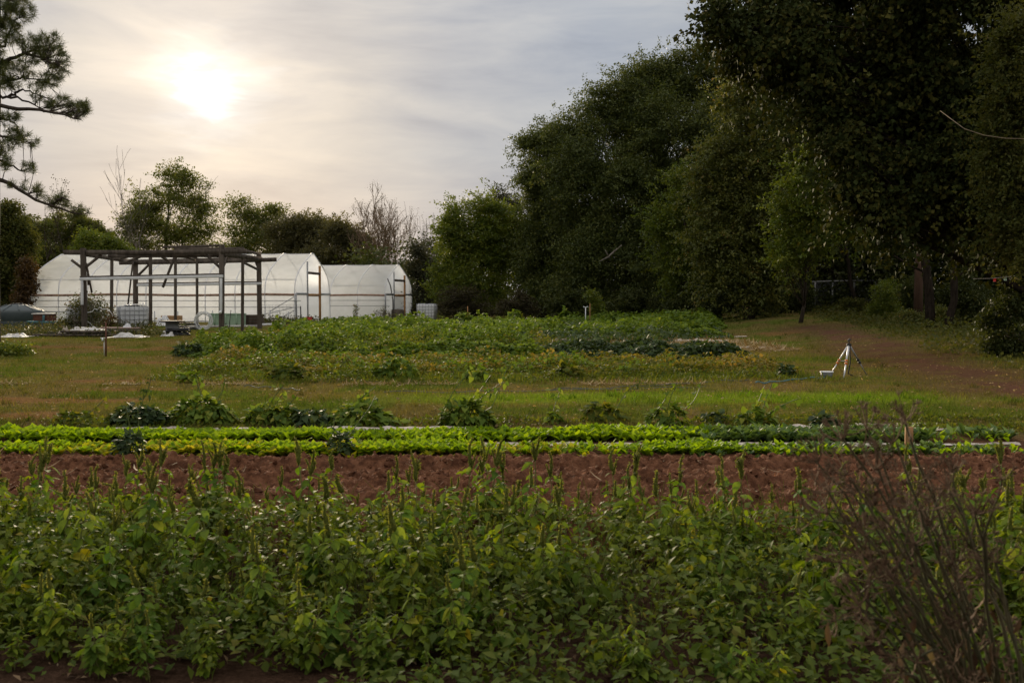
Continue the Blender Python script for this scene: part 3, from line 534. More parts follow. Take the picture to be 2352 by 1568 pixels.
# shrubs
SH = [
 ('green shrub with sunlit leaves between the fence and the pole', 2035, 44, [(2032, 672, 26, 32), (2028, 705, 34, 34), (2050, 725, 30, 24)], 'bright', 9000, .08),
 ('small yellowish shrub growing through the chain fence', 1962, 50, [(1950, 695, 14, 14), (1968, 705, 20, 16)], 'mid', 3200, .09),
 ('low shrub of mixed leaves to the side of the wooden pole', 2170, 40, [(2150, 735, 40, 34), (2200, 740, 44, 40), (2090, 735, 26, 26)], 'olive', 12000, .08),
 ('tall ivy covered shrub at the picture edge', 2320, 24, [(2330, 690, 40, 60), (2310, 770, 50, 60), (2345, 830, 50, 40)], 'dark', 12000, .085),
 ('dull brown thicket behind the white tote', 1055, 70, [(1030, 690, 30, 30), (1070, 680, 40, 32), (1060, 715, 62, 26), (1110, 712, 34, 26)], 'brownb', 16000, .11),
 ('thin dry thicket below the oak shoulder', 1205, 66, [(1190, 695, 24, 30), (1215, 700, 26, 30), (1160, 708, 28, 24)], 'brownb', 7000, .11),
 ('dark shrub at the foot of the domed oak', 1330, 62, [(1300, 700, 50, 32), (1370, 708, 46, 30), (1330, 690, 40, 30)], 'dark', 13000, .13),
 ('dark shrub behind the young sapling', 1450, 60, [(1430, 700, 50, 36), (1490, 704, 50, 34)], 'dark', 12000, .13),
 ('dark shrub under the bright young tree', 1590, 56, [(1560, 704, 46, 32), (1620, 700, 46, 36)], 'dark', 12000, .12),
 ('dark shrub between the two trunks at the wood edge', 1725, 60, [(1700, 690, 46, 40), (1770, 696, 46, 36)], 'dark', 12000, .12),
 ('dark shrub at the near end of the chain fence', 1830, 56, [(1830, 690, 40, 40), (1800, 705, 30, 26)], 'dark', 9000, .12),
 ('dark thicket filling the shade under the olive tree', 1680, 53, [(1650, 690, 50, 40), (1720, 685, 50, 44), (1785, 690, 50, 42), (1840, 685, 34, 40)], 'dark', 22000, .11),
 ('tangled dark shrub behind the wooden pole', 2110, 46, [(2100, 670, 50, 40), (2070, 700, 40, 34)], 'dark', 12000, .1),
 ('tangled dark shrub beside the slim twin trunk', 2240, 38, [(2230, 690, 60, 60), (2270, 740, 50, 40)], 'dark', 13000, .1),
]
for lab, px, d, ls, mt, n, sz in SH: shrub('shrub', lab, ground_under(px, d), LZ(ls, d), LM[mt], n, sz)
sp = tree('sapling', 'young sapling with pale leaves standing alone before the dark woods', ground_under(1365, 58), LZ([(1358, 678, 12, 12), (1368, 695, 12, 18), (1376, 715, 12, 18)], 58), LM['bright'], 1500, .13, per=10, clump=.3, trunk_r=.03, limbs=1)
# ground cover along the shaded edge
b = MB(); n = 46000; px = R.uniform(8.5, 30, n); py = R.uniform(17, 62, n); far = px - np.interp(py, [13.5, 20, 26, 36, 60], [11.3, 10.2, 11.2, 13.2, 16.2]); nz = fbm(px * .6, py * .6, 61)
k = (far + (nz - .5) * 2.2 > 0); px, py, far, nz = px[k], py[k], far[k], nz[k]; n = len(px)
z = hgt(px, py) + np.clip(far * .22, .03, .45) * R.rand(n) * (.35 + nz)
dr = unit(n); nr = unit(n) * .7 + np.array([0, 0, .8]); b.scatter(WIDE, np.stack([px, py, z], -1), dr, nr, R.uniform(.05, .12, n) * (.7 + py / 60), np.clip(R.rand(n) * .6 + nz * .4, 0, 1))
n = 3500; px = R.uniform(9, 24, n); py = R.uniform(19, 58, n); far = px - np.interp(py, [13.5, 20, 26, 36, 60], [11.3, 10.2, 11.2, 13.2, 16.2]); k = (far > -.6) & (far < 2.2); px, py = px[k], py[k]; n = len(px)
dr = R.normal(0, .4, (n, 3)); dr[:, 2] = 1; b.scatter(BLADE, np.stack([px, py, hgt(px, py)], -1), dr, unit(n), R.uniform(.08, .2, n), R.uniform(.2, .8, n))
tag(b.build('undergrowth', LM['mid'], tint=True), 'low undergrowth along the shaded woodland edge', 'undergrowth', kind='stuff')
# ------------------------------------------------------------------ materials for built things
def filmmat(name, col, tr, tl, wr=1.0):
    m, N, L = newmat(name); d = N.new('ShaderNodeBsdfPrincipled'); t = N.new('ShaderNodeBsdfTranslucent'); x = N.new('ShaderNodeMixShader'); y = N.new('ShaderNodeMixShader'); tp = N.new('ShaderNodeBsdfTransparent'); o = N.new('ShaderNodeOutputMaterial')
    n = noise(N, L, .9, 5, .6, sc=(1, 1, 1.6)); c = ramp(N, L, n, [(.36, tuple(q * k for q, k in zip(col, (.91, .91, .90)))), (.6, col)])
    L.new(c, d.inputs['Base Color']); L.new(c, t.inputs[0]); d.inputs['Roughness'].default_value = .38; d.inputs['Specular IOR Level'].default_value = .45
    bp = N.new('ShaderNodeBump'); bp.inputs['Strength'].default_value = .3 * wr; bp.inputs['Distance'].default_value = .06
    L.new(noise(N, L, 2.2, 5, .6, sc=(1, 1, .35), dist=1.5), bp.inputs['Height']); L.new(bp.outputs[0], d.inputs['Normal']); L.new(bp.outputs[0], t.inputs['Normal'])
    x.inputs[0].default_value = tl; L.new(d.outputs[0], x.inputs[1]); L.new(t.outputs[0], x.inputs[2]); y.inputs[0].default_value = tr; L.new(x.outputs[0], y.inputs[1]); L.new(tp.outputs[0], y.inputs[2]); L.new(y.outputs[0], o.inputs[0]); return m
M_FILM = filmmat('poly_film', (.955, .972, .99), .28, .86, .7)
M_FILMS = filmmat('roll_up_film', (.95, .965, .985), .27, .8)
M_GALV = surf('galvanised_pipe', (.26, .27, .29), (.40, .41, .43), 9, .45, 0, .5, .6)
M_HOOP = surf('hoop_pipe', (.62, .63, .66), (.74, .75, .78), 9, .5, 0, .4)
M_WOOD = surf('weathered_timber', (.055, .044, .036), (.14, .115, .095), 5, .9, .5, .15, sc=(1, 1, .2), bscale=26)
M_WOODN = surf('yellow_timber', (.28, .15, .065), (.40, .22, .10), 6, .8, .3, .2, sc=(1, 1, .2))
M_BATTEN = surf('reddish_batten', (.26, .16, .115), (.40, .27, .20), 4, .85, .3, .2)
M_WHITE = surf('white_paint', (.60, .62, .64), (.78, .79, .80), 2.5, .5, 0, .4)
M_PLAST = surf('white_plastic', (.66, .68, .71), (.80, .81, .83), 1.6, .4, .1, .45)
M_SHEET = surf('dirty_white_sheet', (.36, .34, .32), (.66, .65, .64), 2.2, .55, .5, .35, bscale=9)
M_TANK = surf('green_black_plastic', (.022, .035, .038), (.040, .056, .058), 1.2, .5, .1, .4)
M_BLACK = surf('black_rubber', (.012, .012, .013), (.03, .03, .032), 8, .6, .2, .35)
M_RUST = surf('rusty_steel', (.085, .032, .022), (.17, .075, .05), 7, .85, .4, .2)
M_TEAL = surf('teal_paint', (.055, .15, .17), (.10, .22, .24), 5, .6, .1, .35)
M_PALEG = surf('pale_green_paint', (.24, .36, .26), (.33, .45, .33), 3, .7, .1, .3)
M_CARD = surf('cardboard', (.36, .20, .10), (.46, .28, .15), 4, .85, .1, .15)
M_RED = surf('red_plastic', (.55, .02, .015), (.7, .03, .02), 3, .4, 0, .45)
M_BLUE = surf('blue_plastic', (.01, .11, .27), (.02, .17, .36), 3, .45, 0, .45)
M_GREYB = surf('grey_tub', (.12, .13, .14), (.18, .19, .20), 3, .5, 0, .4)
M_ALU = surf('brushed_aluminium', (.60, .61, .64), (.72, .73, .76), 20, .42, 0, .5, .25)
M_ORANGE = surf('orange_clamp', (.55, .14, .02), (.65, .2, .04), 10, .5)
M_FENCE = surf('fence_pipe', (.26, .26, .26), (.36, .35, .33), 9, .5, 0, .4)
M_STEMD = surf('old_rope', (.16, .12, .08), (.26, .2, .14), 9, .9)
M_DKSTEEL = surf('dark_post', (.03, .03, .032), (.07, .06, .055), 12, .7, .1, .3)
M_MULCH = surf('mulch_paper', (.36, .30, .25), (.60, .54, .48), 5, .85, .6, .15, bscale=20)
# ------------------------------------------------------------------ high tunnels
PRZ = np.array([0, .6, 1.2, 1.75, 1.95, 2.2, 2.5, 2.85, 3.25, 3.6, 3.9, 4.17, 4.45]) / 4.45
PRV = np.array([0, 0, 0, 0, .02, .06, .17, .48, 1.08, 1.85, 2.6, 3.32, 4.1]) / 4.1 * .5
def tunnel(label, c0, c1, length, H, door, hoop, openleft=0.0, name='high_tunnel'):
    """c0/c1: ground corners of the near gable (towards / away from the camera)"""
    c0 = np.array([*c0, 0.]); c1 = np.array([*c1, 0.]); Wd = np.linalg.norm(c1 - c0); v = (c1 - c0) / Wd; u = np.array([-v[1], v[0], 0]); u = u if u[0] < 0 else -u; z = np.array([0, 0, 1.])
    root = thing(name, label, 'greenhouse', c0)
    pv = np.concatenate([PRV, 1 - PRV[::-1][1:]]) * Wd; pz = np.concatenate([PRZ, PRZ[::-1][1:]]) * H
    s = np.concatenate([[0], np.cumsum(np.hypot(np.diff(pv), np.diff(pz)))]); q = np.linspace(0, s[-1], 66); fv = np.interp(q, s, pv); fz = np.interp(q, s, pz)
    top = (fz > 1.72); fv2, fz2 = fv[top], fz[top]; fv2[0] = fv2[-1] * 0; 
    a = np.linspace(0, length, int(length / .16)); nh = int(round(length / hoop)); hs = length / nh
    sag = .05 * np.sin(math.pi * ((a % hs) / hs))
    AA, VV = np.meshgrid(a, np.arange(len(fv2)), indexing='ij'); vv = fv2[VV]; zz = fz2[VV]
    wr = (.09 + .16 * sstep(.6, 1, AA / length)) * (fbm(AA * 1.3 + vv * 1.1, zz * 1.4 + vv * .5, 91) - .5) + .02 * (fbm(AA * 5 - zz * 5, zz * .9, 92) - .5) * sstep(2.6, 1.9, zz)
    cenv = Wd / 2; nv = (vv - cenv) / (Wd / 2); dv = -(sag[:, None] + wr) * nv; dz = -(sag[:, None] + wr) * (1 - abs(nv))
    g = c0 + AA[..., None] * u + (vv + dv)[..., None] * v + (zz + dz)[..., None] * z
    b = MB(); b.grid(g); b.build('roof_film', M_FILM, root)
    for nm_, side, bot in (('roll_up_side', 0.0, lambda t: .05 + openleft * sstep(.52, .66, t) + .03 * np.sin(t * 40)), ('roll_up_side', Wd, lambda t: .05 + 0 * t)):
        A2, K = np.meshgrid(a, np.linspace(0, 1, 14), indexing='ij'); z2 = bot(A2 / length) + (1.74 - bot(A2 / length)) * K
        wv = .05 * (fbm(A2 * 2 + z2 * 2.2, z2 * 1.2, 95) - .5) * (1 - K) + .02 * np.sin(A2 * 9 + 3 * z2) * (1 - K)
        b = MB(); b.grid(c0 + A2[..., None] * u + (side + wv - (.02 if side == 0 else -.02))[..., None] * v + z2[..., None] * z); b.build(nm_, M_FILMS, root)
        # roller tube along the bottom and battens at the hip
        b = MB(); aa = np.linspace(0, length, 30); b.tube([c0 + t * u + (side + (-.03 if side == 0 else .03)) * v + (bot(t / length)) * z for t in aa], .03, 6); b.build('roller_tube', M_GALV, root)
        b = MB(); hip = 1.72 + .03 * np.sin(aa * .7); 
        for i in range(len(aa) - 1): b.beam(c0 + aa[i] * u + (side - (.045 if side == 0 else -.045)) * v + hip[i] * z, c0 + aa[i + 1] * u + (side - (.045 if side == 0 else -.045)) * v + hip[i + 1] * z, .04, .14)
        b.build('hip_batten', M_BATTEN, root)
    for k in range(nh + 1):
        b = MB(); i = np.linspace(0, s[-1], 30); hv = np.interp(i, s, pv); hz = np.interp(i, s, pz); ctr = np.array([Wd / 2, H * .4])
        e = -.035
        b.tube([c0 + min(max(k * hs, .02), length - .02) * u + (x + (ctr[0] - x) * e / 3) * v + (y - e * max(0, y - .4) / H) * z for x, y in zip(hv, hz)], .034, 6); b.build('hoop', M_HOOP, root)
    for zz_, ins in ((1.35, .02), (.95, .02), (H * .985, Wd / 2), (2.62 * H / 4.4, .42)):
        b = MB(); b.tube([c0 + ins * v - (.11 if zz_ < 1.5 else 0) * v + zz_ * z - .4 * u * (zz_ < 1.5), c0 + length * u + ins * v - (.11 if zz_ < 1.5 else 0) * v + zz_ * z], .022, 6); b.build('purlin', M_GALV, root)
    # gables
    zt = lambda x: np.interp(x, pv[:13], pz[:13]) if x <= Wd / 2 else np.interp(Wd - x, pv[:13], pz[:13])
    def gable(aoff, d, nm_):
        b = MB()
        def sheet(v0, v1, zb):
            cols = np.linspace(max(v0, .012), min(v1, Wd - .012), 12); g = []
            for x in cols:
                t_ = zt(x); zs = np.linspace(zb, max(zb + .02, t_ - .01), 14); g.append([c0 + (aoff + .015 * math.sin(9 * x + 2 * q)) * u + x * v + q * z for q in zs])
            b.grid(np.array(g))
        if d: sheet(0, d[0], .02); sheet(d[1], Wd, .02); sheet(d[0], d[1], d[2])
        else: sheet(0, Wd / 2, .02); sheet(Wd / 2, Wd, .02)
        b.build(nm_, M_FILM, root)
    gable(.0, door, 'gable_film'); gable(length - .01, None, 'gable_film')
    o = -.06
    def bar(p, q, mat_, nm_, w=.1, h=.1): b = MB(); b.beam(c0 + o * u + p[0] * v + p[1] * z, c0 + o * u + q[0] * v + q[1] * z, w, h); b.build(nm_, mat_, root)
    bar((door[0], 0), (door[0], zt(door[0]) - .05), M_GALV, 'door_post', .09, .09); bar((door[1], 0), (door[1], zt(door[1]) - .3), M_WOODN, 'door_post', .14, .14)
    bar((door[0] + .05, door[2]), (door[1] - .08, door[2]), M_WOOD, 'door_header', .12, .16); bar((door[0] + .05, 1.72), (door[1] - .08, 1.72), M_WOODN, 'cross_rail', .1, .16)
    bar((0.05, 1.78), (door[0] - .05, 1.78), M_GALV, 'gable_rail', .06, .14); bar((door[1] + .08, 1.78), (Wd - .03, 1.78), M_GALV, 'gable_rail', .06, .14)
    bar((0, 0), (0, 1.8), M_GALV, 'corner_post', .08, .08)
    return root, c0, u, v
TA = tunnel('long white plastic tunnel behind the timber pergola, its open end by the red bucket', P(678, 700, 62)[:2], P(757, 700, 70.2)[:2], 17.2, 4.5, (2.56, 5.5, 3.15), 2.0, .62)
TB = tunnel('shorter white plastic tunnel beyond the first, with the blue trough before it', P(884, 700, 72.5)[:2], P(946, 700, 79.5)[:2], 12.5, 4.1, (2.1, 4.9, 2.85), 2.05)
# ------------------------------------------------------------------ pergola of weathered timber
pg = thing('pergola', 'weathered open timber frame with white gutters before the long tunnel', 'pergola', on(-15.5, 45.5))
def pole_(px, d, yt, w, px1=None, yb=None):
    a = P(px, 700, d); a[2] = hgt(a[0], a[1]) - .1 if yb is None else P(px, yb, d)[2]; t = P(px1 if px1 is not None else px, yt, d); b = MB(); b.beam(a, t, w, w); b.build('post', M_WOOD, pg, bevel=.008)
for px, d, yt, w, px1 in ((193, 42, 570, .19, 191), (508, 41.3, 562, .19, 509.5), (311, 50.3, 588, .2, 311), (596, 49.7, 580, .2, 594.5), (255, 46.1, 584, .12, 257), (345, 46.2, 586, .13, 345.5), (402, 46.2, 586, .11, 403), (452, 49.8, 592, .11, 452.5), (556, 45.3, 590, .12, 557.5)): pole_(px, d, yt, w, px1)
def brd(nm_, p, q, w=.05, h=.16, mat_=None, sag=0): b = MB(); b.beam(P(*p), P(*q), w, h, sag=sag); b.build(nm_, mat_ or M_WOOD, pg)
brd('beam', (147, 579.5, 42.15), (566, 577, 41.1), .08, .19, sag=.02); brd('beam', (248, 588, 41.85), (520, 586.5, 41.5), .05, .15)
brd('beam', (274, 603.5, 50.2), (635, 596, 49.5), .08, .2, sag=.03); brd('beam', (300, 600, 50.5), (600, 592.5, 49.95), .05, .14)
brd('beam', (513, 583, 41.3), (601, 595, 49.9), .07, .2); brd('beam', (196, 584, 42.1), (311, 602, 50.3), .07, .18)
brd('rafter', (373, 567.5, 43.5), (515, 564, 43.2), .05, .1); brd('rafter', (400, 572.5, 44.5), (560, 570.5, 44.2), .05, .12); brd('rafter', (430, 569.5, 46), (563, 575, 45.6), .05, .14); brd('rafter', (540, 571, 42.5), (598, 584, 48.5), .05, .12)
brd('rafter', (345, 586, 46.2), (452, 592, 49.6), .05, .12); brd('rafter', (257, 585, 46), (403, 587, 46.3), .05, .14); brd('rafter', (403, 587.5, 46.1), (557, 589, 45.2), .05, .12)
for p, q in (((164, 597, 42), (188, 615, 42)), ((191, 618, 42), (233, 585, 42)), ((198, 604, 42.1), (211, 672, 42.3)), ((202, 622, 42.2), (203, 655, 42.2)), ((474, 585, 41.4), (509, 618, 41.3)), ((523, 590, 42.6), (511, 618, 41.4)), ((317, 633, 50.3), (344, 606, 50.1)), ((403, 585, 46), (374, 660, 46)), ((305, 602, 49), (294, 700, 49)), ((560, 603, 46), (594, 620, 49.3)), ((587, 600, 49.7), (597, 625, 49.7)), ((266, 596, 44), (300, 588, 45)), ((279, 605, 47), (322, 590, 48)), ((369, 588, 43), (389, 600, 45)), ((430, 590, 43), (449, 598, 46))): brd('brace', p, q, .045, .11)
def gutter(p, q, nm_='gutter'):
    b = MB(); b.beam(P(*p) + np.array([0, 0, .02]), P(*q) + np.array([0, 0, .02]), .13, .12); b.build(nm_, M_WHITE, pg, bevel=.02)
    b = MB(); b.beam(P(*p) + np.array([0, .03, .115]), P(*q) + np.array([0, .03, .115]), .07, .06); b.build('beam', M_WOOD, pg)
gutter((183.5, 642, 41.8), (512, 635.5, 41.1)); gutter((315, 656, 50.1), (601, 652, 49.6))
b = MB(); b.beam(P(507.5, 639, 41.05), P(507.5, 714, 41.05), .1, .09); b.beam(P(507.5, 714, 41.05), P(505, 719, 40.95), .09, .09); b.build('downspout', M_WHITE, pg, bevel=.015)
b = MB(); b.beam(P(188.5, 645, 41.75), P(188.5, 700, 41.75), .1, .09); b.build('downspout', M_WHITE, pg, bevel=.015)
# ------------------------------------------------------------------ totes
def tote(label, c, rz, lids=False, group='wire caged totes'):
    r = thing('caged_tote', label, 'tote', c, group); ca, sa = math.cos(rz), math.sin(rz)
    w_ = lambda x, y, z_: c + np.array([x * ca - y * sa, x * sa + y * ca, z_])
    b = MB(); 
    for x in (-.48, 0, .48): b.box(w_(x, 0, 0), .1, 1.0, .1, rz)
    b.box(w_(0, 0, .1), 1.2, 1.0, .03, rz); b.build('pallet', M_GALV, r, flat=True)
    g = MB(); prof = []
    n = 36; a = np.arange(n) * 2 * math.pi / n; ring = lambda sx, sy: np.stack([np.sign(np.cos(a)) * abs(np.cos(a)) ** .22 * sx, np.sign(np.sin(a)) * abs(np.sin(a)) ** .22 * sy], -1)
    V = []
    for zz_, k in ((.135, .9), (.16, .98), (.5, 1.0), (.55, .99), (.8, 1.0), (1.05, 1.0), (1.1, .97), (1.125, .85), (1.13, .4)):
        q = ring(.565 * k, .465 * k); V.append(np.array([w_(x, y, zz_) for x, y in q]))
    V = np.array(V); i = np.arange(len(V) - 1)[:, None] * n; j = np.arange(n)[None]; kk = (j + 1) % n
    g.add(V.reshape(-1, 3), [np.stack([i + j, i + kk, i + n + kk, i + n + j], -1).reshape(-1, 4), (np.arange(n) + (len(V) - 1) * n)[None]]); g.build('tank', M_PLAST, r)
    g = MB(); X_, Y_ = .59, .49; t = .013
    for zz_ in (.16, .36, .56, .76, .96, 1.12):
        q = [w_(-X_, -Y_, zz_), w_(X_, -Y_, zz_), w_(X_, Y_, zz_), w_(-X_, Y_, zz_), w_(-X_, -Y_, zz_)]
        for p0, p1 in zip(q[:-1], q[1:]): g.tube([p0, p1], t, 5)
    for x in np.linspace(-X_, X_, 7):
        for y in (-Y_, Y_): g.tube([w_(x, y, .12), w_(x, y, 1.13)], t, 5)
    for y in np.linspace(-Y_, Y_, 6)[1:-1]:
        for x in (-X_, X_): g.tube([w_(x, y, .12), w_(x, y, 1.13)], t, 5)
    g.tube([w_(-X_, 0, 1.14), w_(X_, 0, 1.14)], .018, 5); g.build('cage', M_GALV, r)
    g = MB(); g.lathe(w_(0, 0, 1.12), [(.1, 0), (.1, .04), (.02, .045)], 18); g.build('cap', M_BLACK, r); return r
cT = on(P(305, 700, 45)[0], 45); tote('wire caged white tote with a lid lying on top, under the pergola', cT, .5)
lr = thing('tote_lid', 'pale warped lid lying on the caged tote', 'lid', cT + np.array([0, 0, 1.18])); b = MB(); b.beam(cT + np.array([-.3, -.2, 1.2]), cT + np.array([.5, .15, 1.24]), .55, .04); b.beam(cT + np.array([-.42, .1, 1.165]), cT + np.array([.3, .3, 1.165]), .4, .03); b.build('panel', M_PLAST, lr)
tote('wire caged white tote half buried in vines', on(P(190, 700, 46.5)[0], 46.5), .15)
tote('wire caged white tote standing by itself beyond the far tunnel', on(P(980.5, 700, 66.5)[0], 66.5), -.12)
# ------------------------------------------------------------------ round tank
tk = thing('water_tank', 'round dark green plastic tank with a domed lid', 'tank', on(P(40, 700, 50)[0], 50)); b = MB(); o_ = ORG[tk.name]
b.lathe(o_, [(1.22, 0), (1.25, .05), (1.25, .35), (1.235, .38), (1.25, .41), (1.25, .78), (1.22, .86), (1.12, .92), (.9, 1.02), (.6, 1.13), (.3, 1.2), (.24, 1.2)], 48); b.build('shell', M_TANK, tk)
b = MB(); b.lathe(o_ + np.array([0, 0, 1.19]), [(.26, 0), (.26, .05), (.05, .07)], 24); b.build('lid', M_BLACK, tk)
for k in range(10):
    a = k * math.pi / 5 + .2; b = MB(); b.beam(o_ + np.array([math.cos(a) * 1.16, math.sin(a) * 1.16, .9]), o_ + np.array([math.cos(a) * .5, math.sin(a) * .5, 1.18]), .07, .05); b.build('rib', M_TANK, tk, bevel=.01)
# ------------------------------------------------------------------ old cart
rt = thing('old_machine', 'rusty brown metal box on a teal frame beside the tank', 'machinery', on(P(101, 700, 47)[0], 47)); o_ = ORG[rt.name]; q = lambda x, y, z_: o_ + np.array([x, y, z_])
b = MB(); b.box(q(0.03, 0, .44), .85, .6, .3, .05); b.build('box', M_RUST, rt, bevel=.02, flat=True)
b = MB(); b.box(q(0.02, 0, .74), .95, .7, .05, .05); b.build('lid', M_SHEET, rt, bevel=.01, flat=True)
b = MB(); b.beam(q(-.65, -.33, .4), q(.62, -.33, .36), .07, .08); b.beam(q(-.65, .33, .4), q(.62, .33, .36), .07, .08); b.beam(q(-.62, -.33, .4), q(-.62, .33, .4), .07, .07); b.beam(q(.12, -.34, .4), q(.14, -.34, .7), .1, .04); b.build('frame', M_TEAL, rt)
for x in (-.58, .55):
    for y in (-.3, .3): b = MB(); b.tube([q(x, y, .4), q(x + (.05 if x < 0 else -.03), y, 0)], .035, 8); b.build('leg', M_DKSTEEL, rt)
b = MB(); b.lathe(q(.05, -.31, .2), [(.2, -.06), (.22, 0), (.2, .06)], 20); b.build('wheel', M_BLACK, rt)
# ------------------------------------------------------------------ sheets, boards and bits on the ground
def crumple(name, label, cat, c, sx, sy, h, mat_, seed, rz=0.0, rag=.35, fold=6.0):
    n = 46; a = np.linspace(-1, 1, n); X_, Y_ = np.meshgrid(a, a, indexing='ij'); r = np.hypot(X_, Y_)
    ed = 1 + rag * (fbm(np.arctan2(Y_, X_) * 1.6 + 9, r * .4, seed) - .5) * 2
    x = X_ * sx * .5 * ed; y = Y_ * sy * .5 * ed; nz = fbm(X_ * fold * .5 + seed, Y_ * fold * .5, seed + 1); rd = 1 - abs(2 * fbm(X_ * fold * .4, Y_ * fold * .6 + seed, seed + 5) - 1)
    z = .02 + h * sstep(1.05, .5, r) * (.1 + .75 * nz + .35 * rd ** 2) * (.2 + 1.2 * sstep(.35, .7, fbm(X_ * 1.5 + seed, Y_ * 1.5, seed + 11)))
    ca, sa = math.cos(rz), math.sin(rz); p = np.stack([c[0] + x * ca - y * sa, c[1] + x * sa + y * ca, c[2] + z], -1)
    b = MB(); b.grid(p); o = b.build(name, mat_, None, org=c); return tag(o, label, cat)
gp = lambda px, d, dz=0.: on(P(px, 700, d)[0], d, dz)
crumple('plastic_sheet', 'crumpled white plastic sheet on the grass before the tank', 'sheet', gp(33, 38.2), 1.25, 1.5, .13, M_SHEET, 3)
crumple('plastic_sheet', 'dirty grey white sheet draped over the boards', 'sheet', gp(195, 39.6, .22), 1.4, 1.0, .13, M_SHEET, 8)
crumple('plastic_sheet', 'white plastic sheet sliding off the end of the board pile', 'sheet', gp(292, 38.2), 1.35, 1.1, .15, M_SHEET, 14)
crumple('plastic_sheet', 'small peaked scrap of white plastic on the board pile', 'sheet', gp(291, 40.2, .26), .38, .4, .22, M_PLAST, 19)
crumple('plastic_sheet', 'white scrap of film in the weeds by the wire spool', 'sheet', gp(385, 39.3), .5, .5, .2, M_SHEET, 23)
crumple('plastic_sheet', 'beige twisted scrap of sheet between the boards', 'sheet', gp(145, 39.2, .1), .45, .5, .3, M_MULCH, 27)
crumple('feed_bag', 'full white plastic bag slumped under the pergola', 'bag', gp(379, 46.8, .2), .95, .8, .36, M_PLAST, 33, rag=.15)
bd = thing('board_pile', 'low pile of old dark boards partly hidden by weeds', 'lumber', gp(205, 39.4))
for p, q, zz_ in (((75, 38.5), (300, 38.9), .07), ((110, 39.3), (250, 39.0), .14), ((128, 40), (335, 40.2), .11), ((215, 40.2), (318, 39.6), .22), ((140, 38.8), (245, 38.7), .2)):
    b = MB(); b.beam(gp(*p, zz_), gp(*q, zz_), .24, .06); b.build('board', M_WOOD, bd)
b = MB(); b.beam(gp(237, 40.4, .3), gp(315, 40.0, .3), .4, .05); pk = b.build('board', surf('pinkish_board', (.30, .20, .18), (.42, .30, .27), 3, .85, .2), bd); pk['label'] = 'pinkish painted board on top of the pile'
sp = thing('cable_spool', 'grey empty cable spool used as a stand', 'spool', gp(395, 41)); b = MB(); o_ = ORG[sp.name]
b.lathe(o_, [(.5, 0), (.5, .05), (.27, .06), (.27, .52), (.27, .53)], 32, cap=False); b.build('drum', surf('grey_plastic', (.16, .16, .15), (.26, .26, .25), 3, .6), sp); b = MB(); b.lathe(o_, [(.05, .53), (.5, .53), (.52, .55), (.5, .585)], 32); b.build('top', M_DKSTEEL, sp)
def coil(name, label, c, r, turns, tr, mat_, axis='z', h=.3, cat='hose'):
    t = np.linspace(0, 1, turns * 22); a = t * turns * 2 * math.pi; rr = r * (1 + .12 * np.sin(t * 17) + .1 * np.sin(t * 61) + R.normal(0, .02, len(t)))
    zz_ = h * (.5 + .5 * np.sin(t * 23)) + tr
    p = np.stack([rr * np.cos(a), rr * np.sin(a), zz_], -1) if axis == 'z' else np.stack([rr * np.cos(a), zz_ - h / 2, rr * np.sin(a) + r * 1.1], -1)
    b = MB(); b.tube(c + p, tr, 6); return tag(b.build(name, mat_, None, org=c), label, cat)
coil('hose_coil', 'heap of black irrigation hose by the cable spool', gp(408, 40.4), .42, 8, .025, M_BLACK, h=.26)
coil('pipe_coil', 'upright coil of white plastic pipe under the pergola', gp(466, 47.5), .38, 9, .016, M_WHITE, 'y', .34, 'pipe')
coil('hose_coil', 'tangle of grey black hose between two pergola posts', gp(430, 47.5), .5, 5, .018, M_BLACK, h=.28)
coil('hose_coil', 'loops of white hose arching over the vine covered tote', gp(228, 44.6), .52, 1, .017, M_WHITE, 'y', .2)
# boxes behind the pergola
b = MB(); b.box(gp(394, 53.5, .12), .98, .6, .46, .04); tag(b.build('cardboard_box', M_CARD, flat=True, bevel=.015), 'brown cardboard box under the long tunnel wall', 'box')
bx = thing('planter_box', 'long pale green wooden box beside the coil of white pipe', 'box', gp(522, 55)); o_ = ORG[bx.name]; b = MB(); b.box(o_, 1.85, .7, .62, 0); b.build('wall', M_PALEG, bx, flat=True, bevel=.012)
b = MB(); b.box(o_ + np.array([0, 0, .622]), 1.92, .76, .05, 0); b.build('rim', M_PALEG, bx, flat=True)
for x in (-.6, 0, .6): b = MB(); b.beam(o_ + np.array([x, -.365, .02]), o_ + np.array([x, -.365, .6]), .07, .03); b.build('batten', M_PALEG, bx)
cb = thing('compost_crate', 'dark slatted timber crate next to the pale green box', 'crate', gp(577, 56)); o_ = ORG[cb.name]
b = MB()
for k in range(4): b.box(o_ + np.array([0, 0, .02 + k * .15]), 1.3, .7, .11, 0)
b.build('slats', M_WOOD, cb, flat=True)
b = MB(); b.box(o_ + np.array([0, 0, .0]), 1.2, .6, .58, 0); b.build('fill', M_RUST, cb, flat=True)
tr = MB(); tr.beam(gp(405, 50.5, .06), gp(600, 52, .05), .12, .1); tag(tr.build('timber_rail', M_SHEET), 'pale timber rail lying along the pergola\'s back side', 'timber')
tr = MB(); tr.beam(gp(600, 53.5, .08), gp(645, 55, .08), .14, .12); tag(tr.build('white_channel', M_WHITE), 'short white channel lying beyond the pergola corner', 'channel')
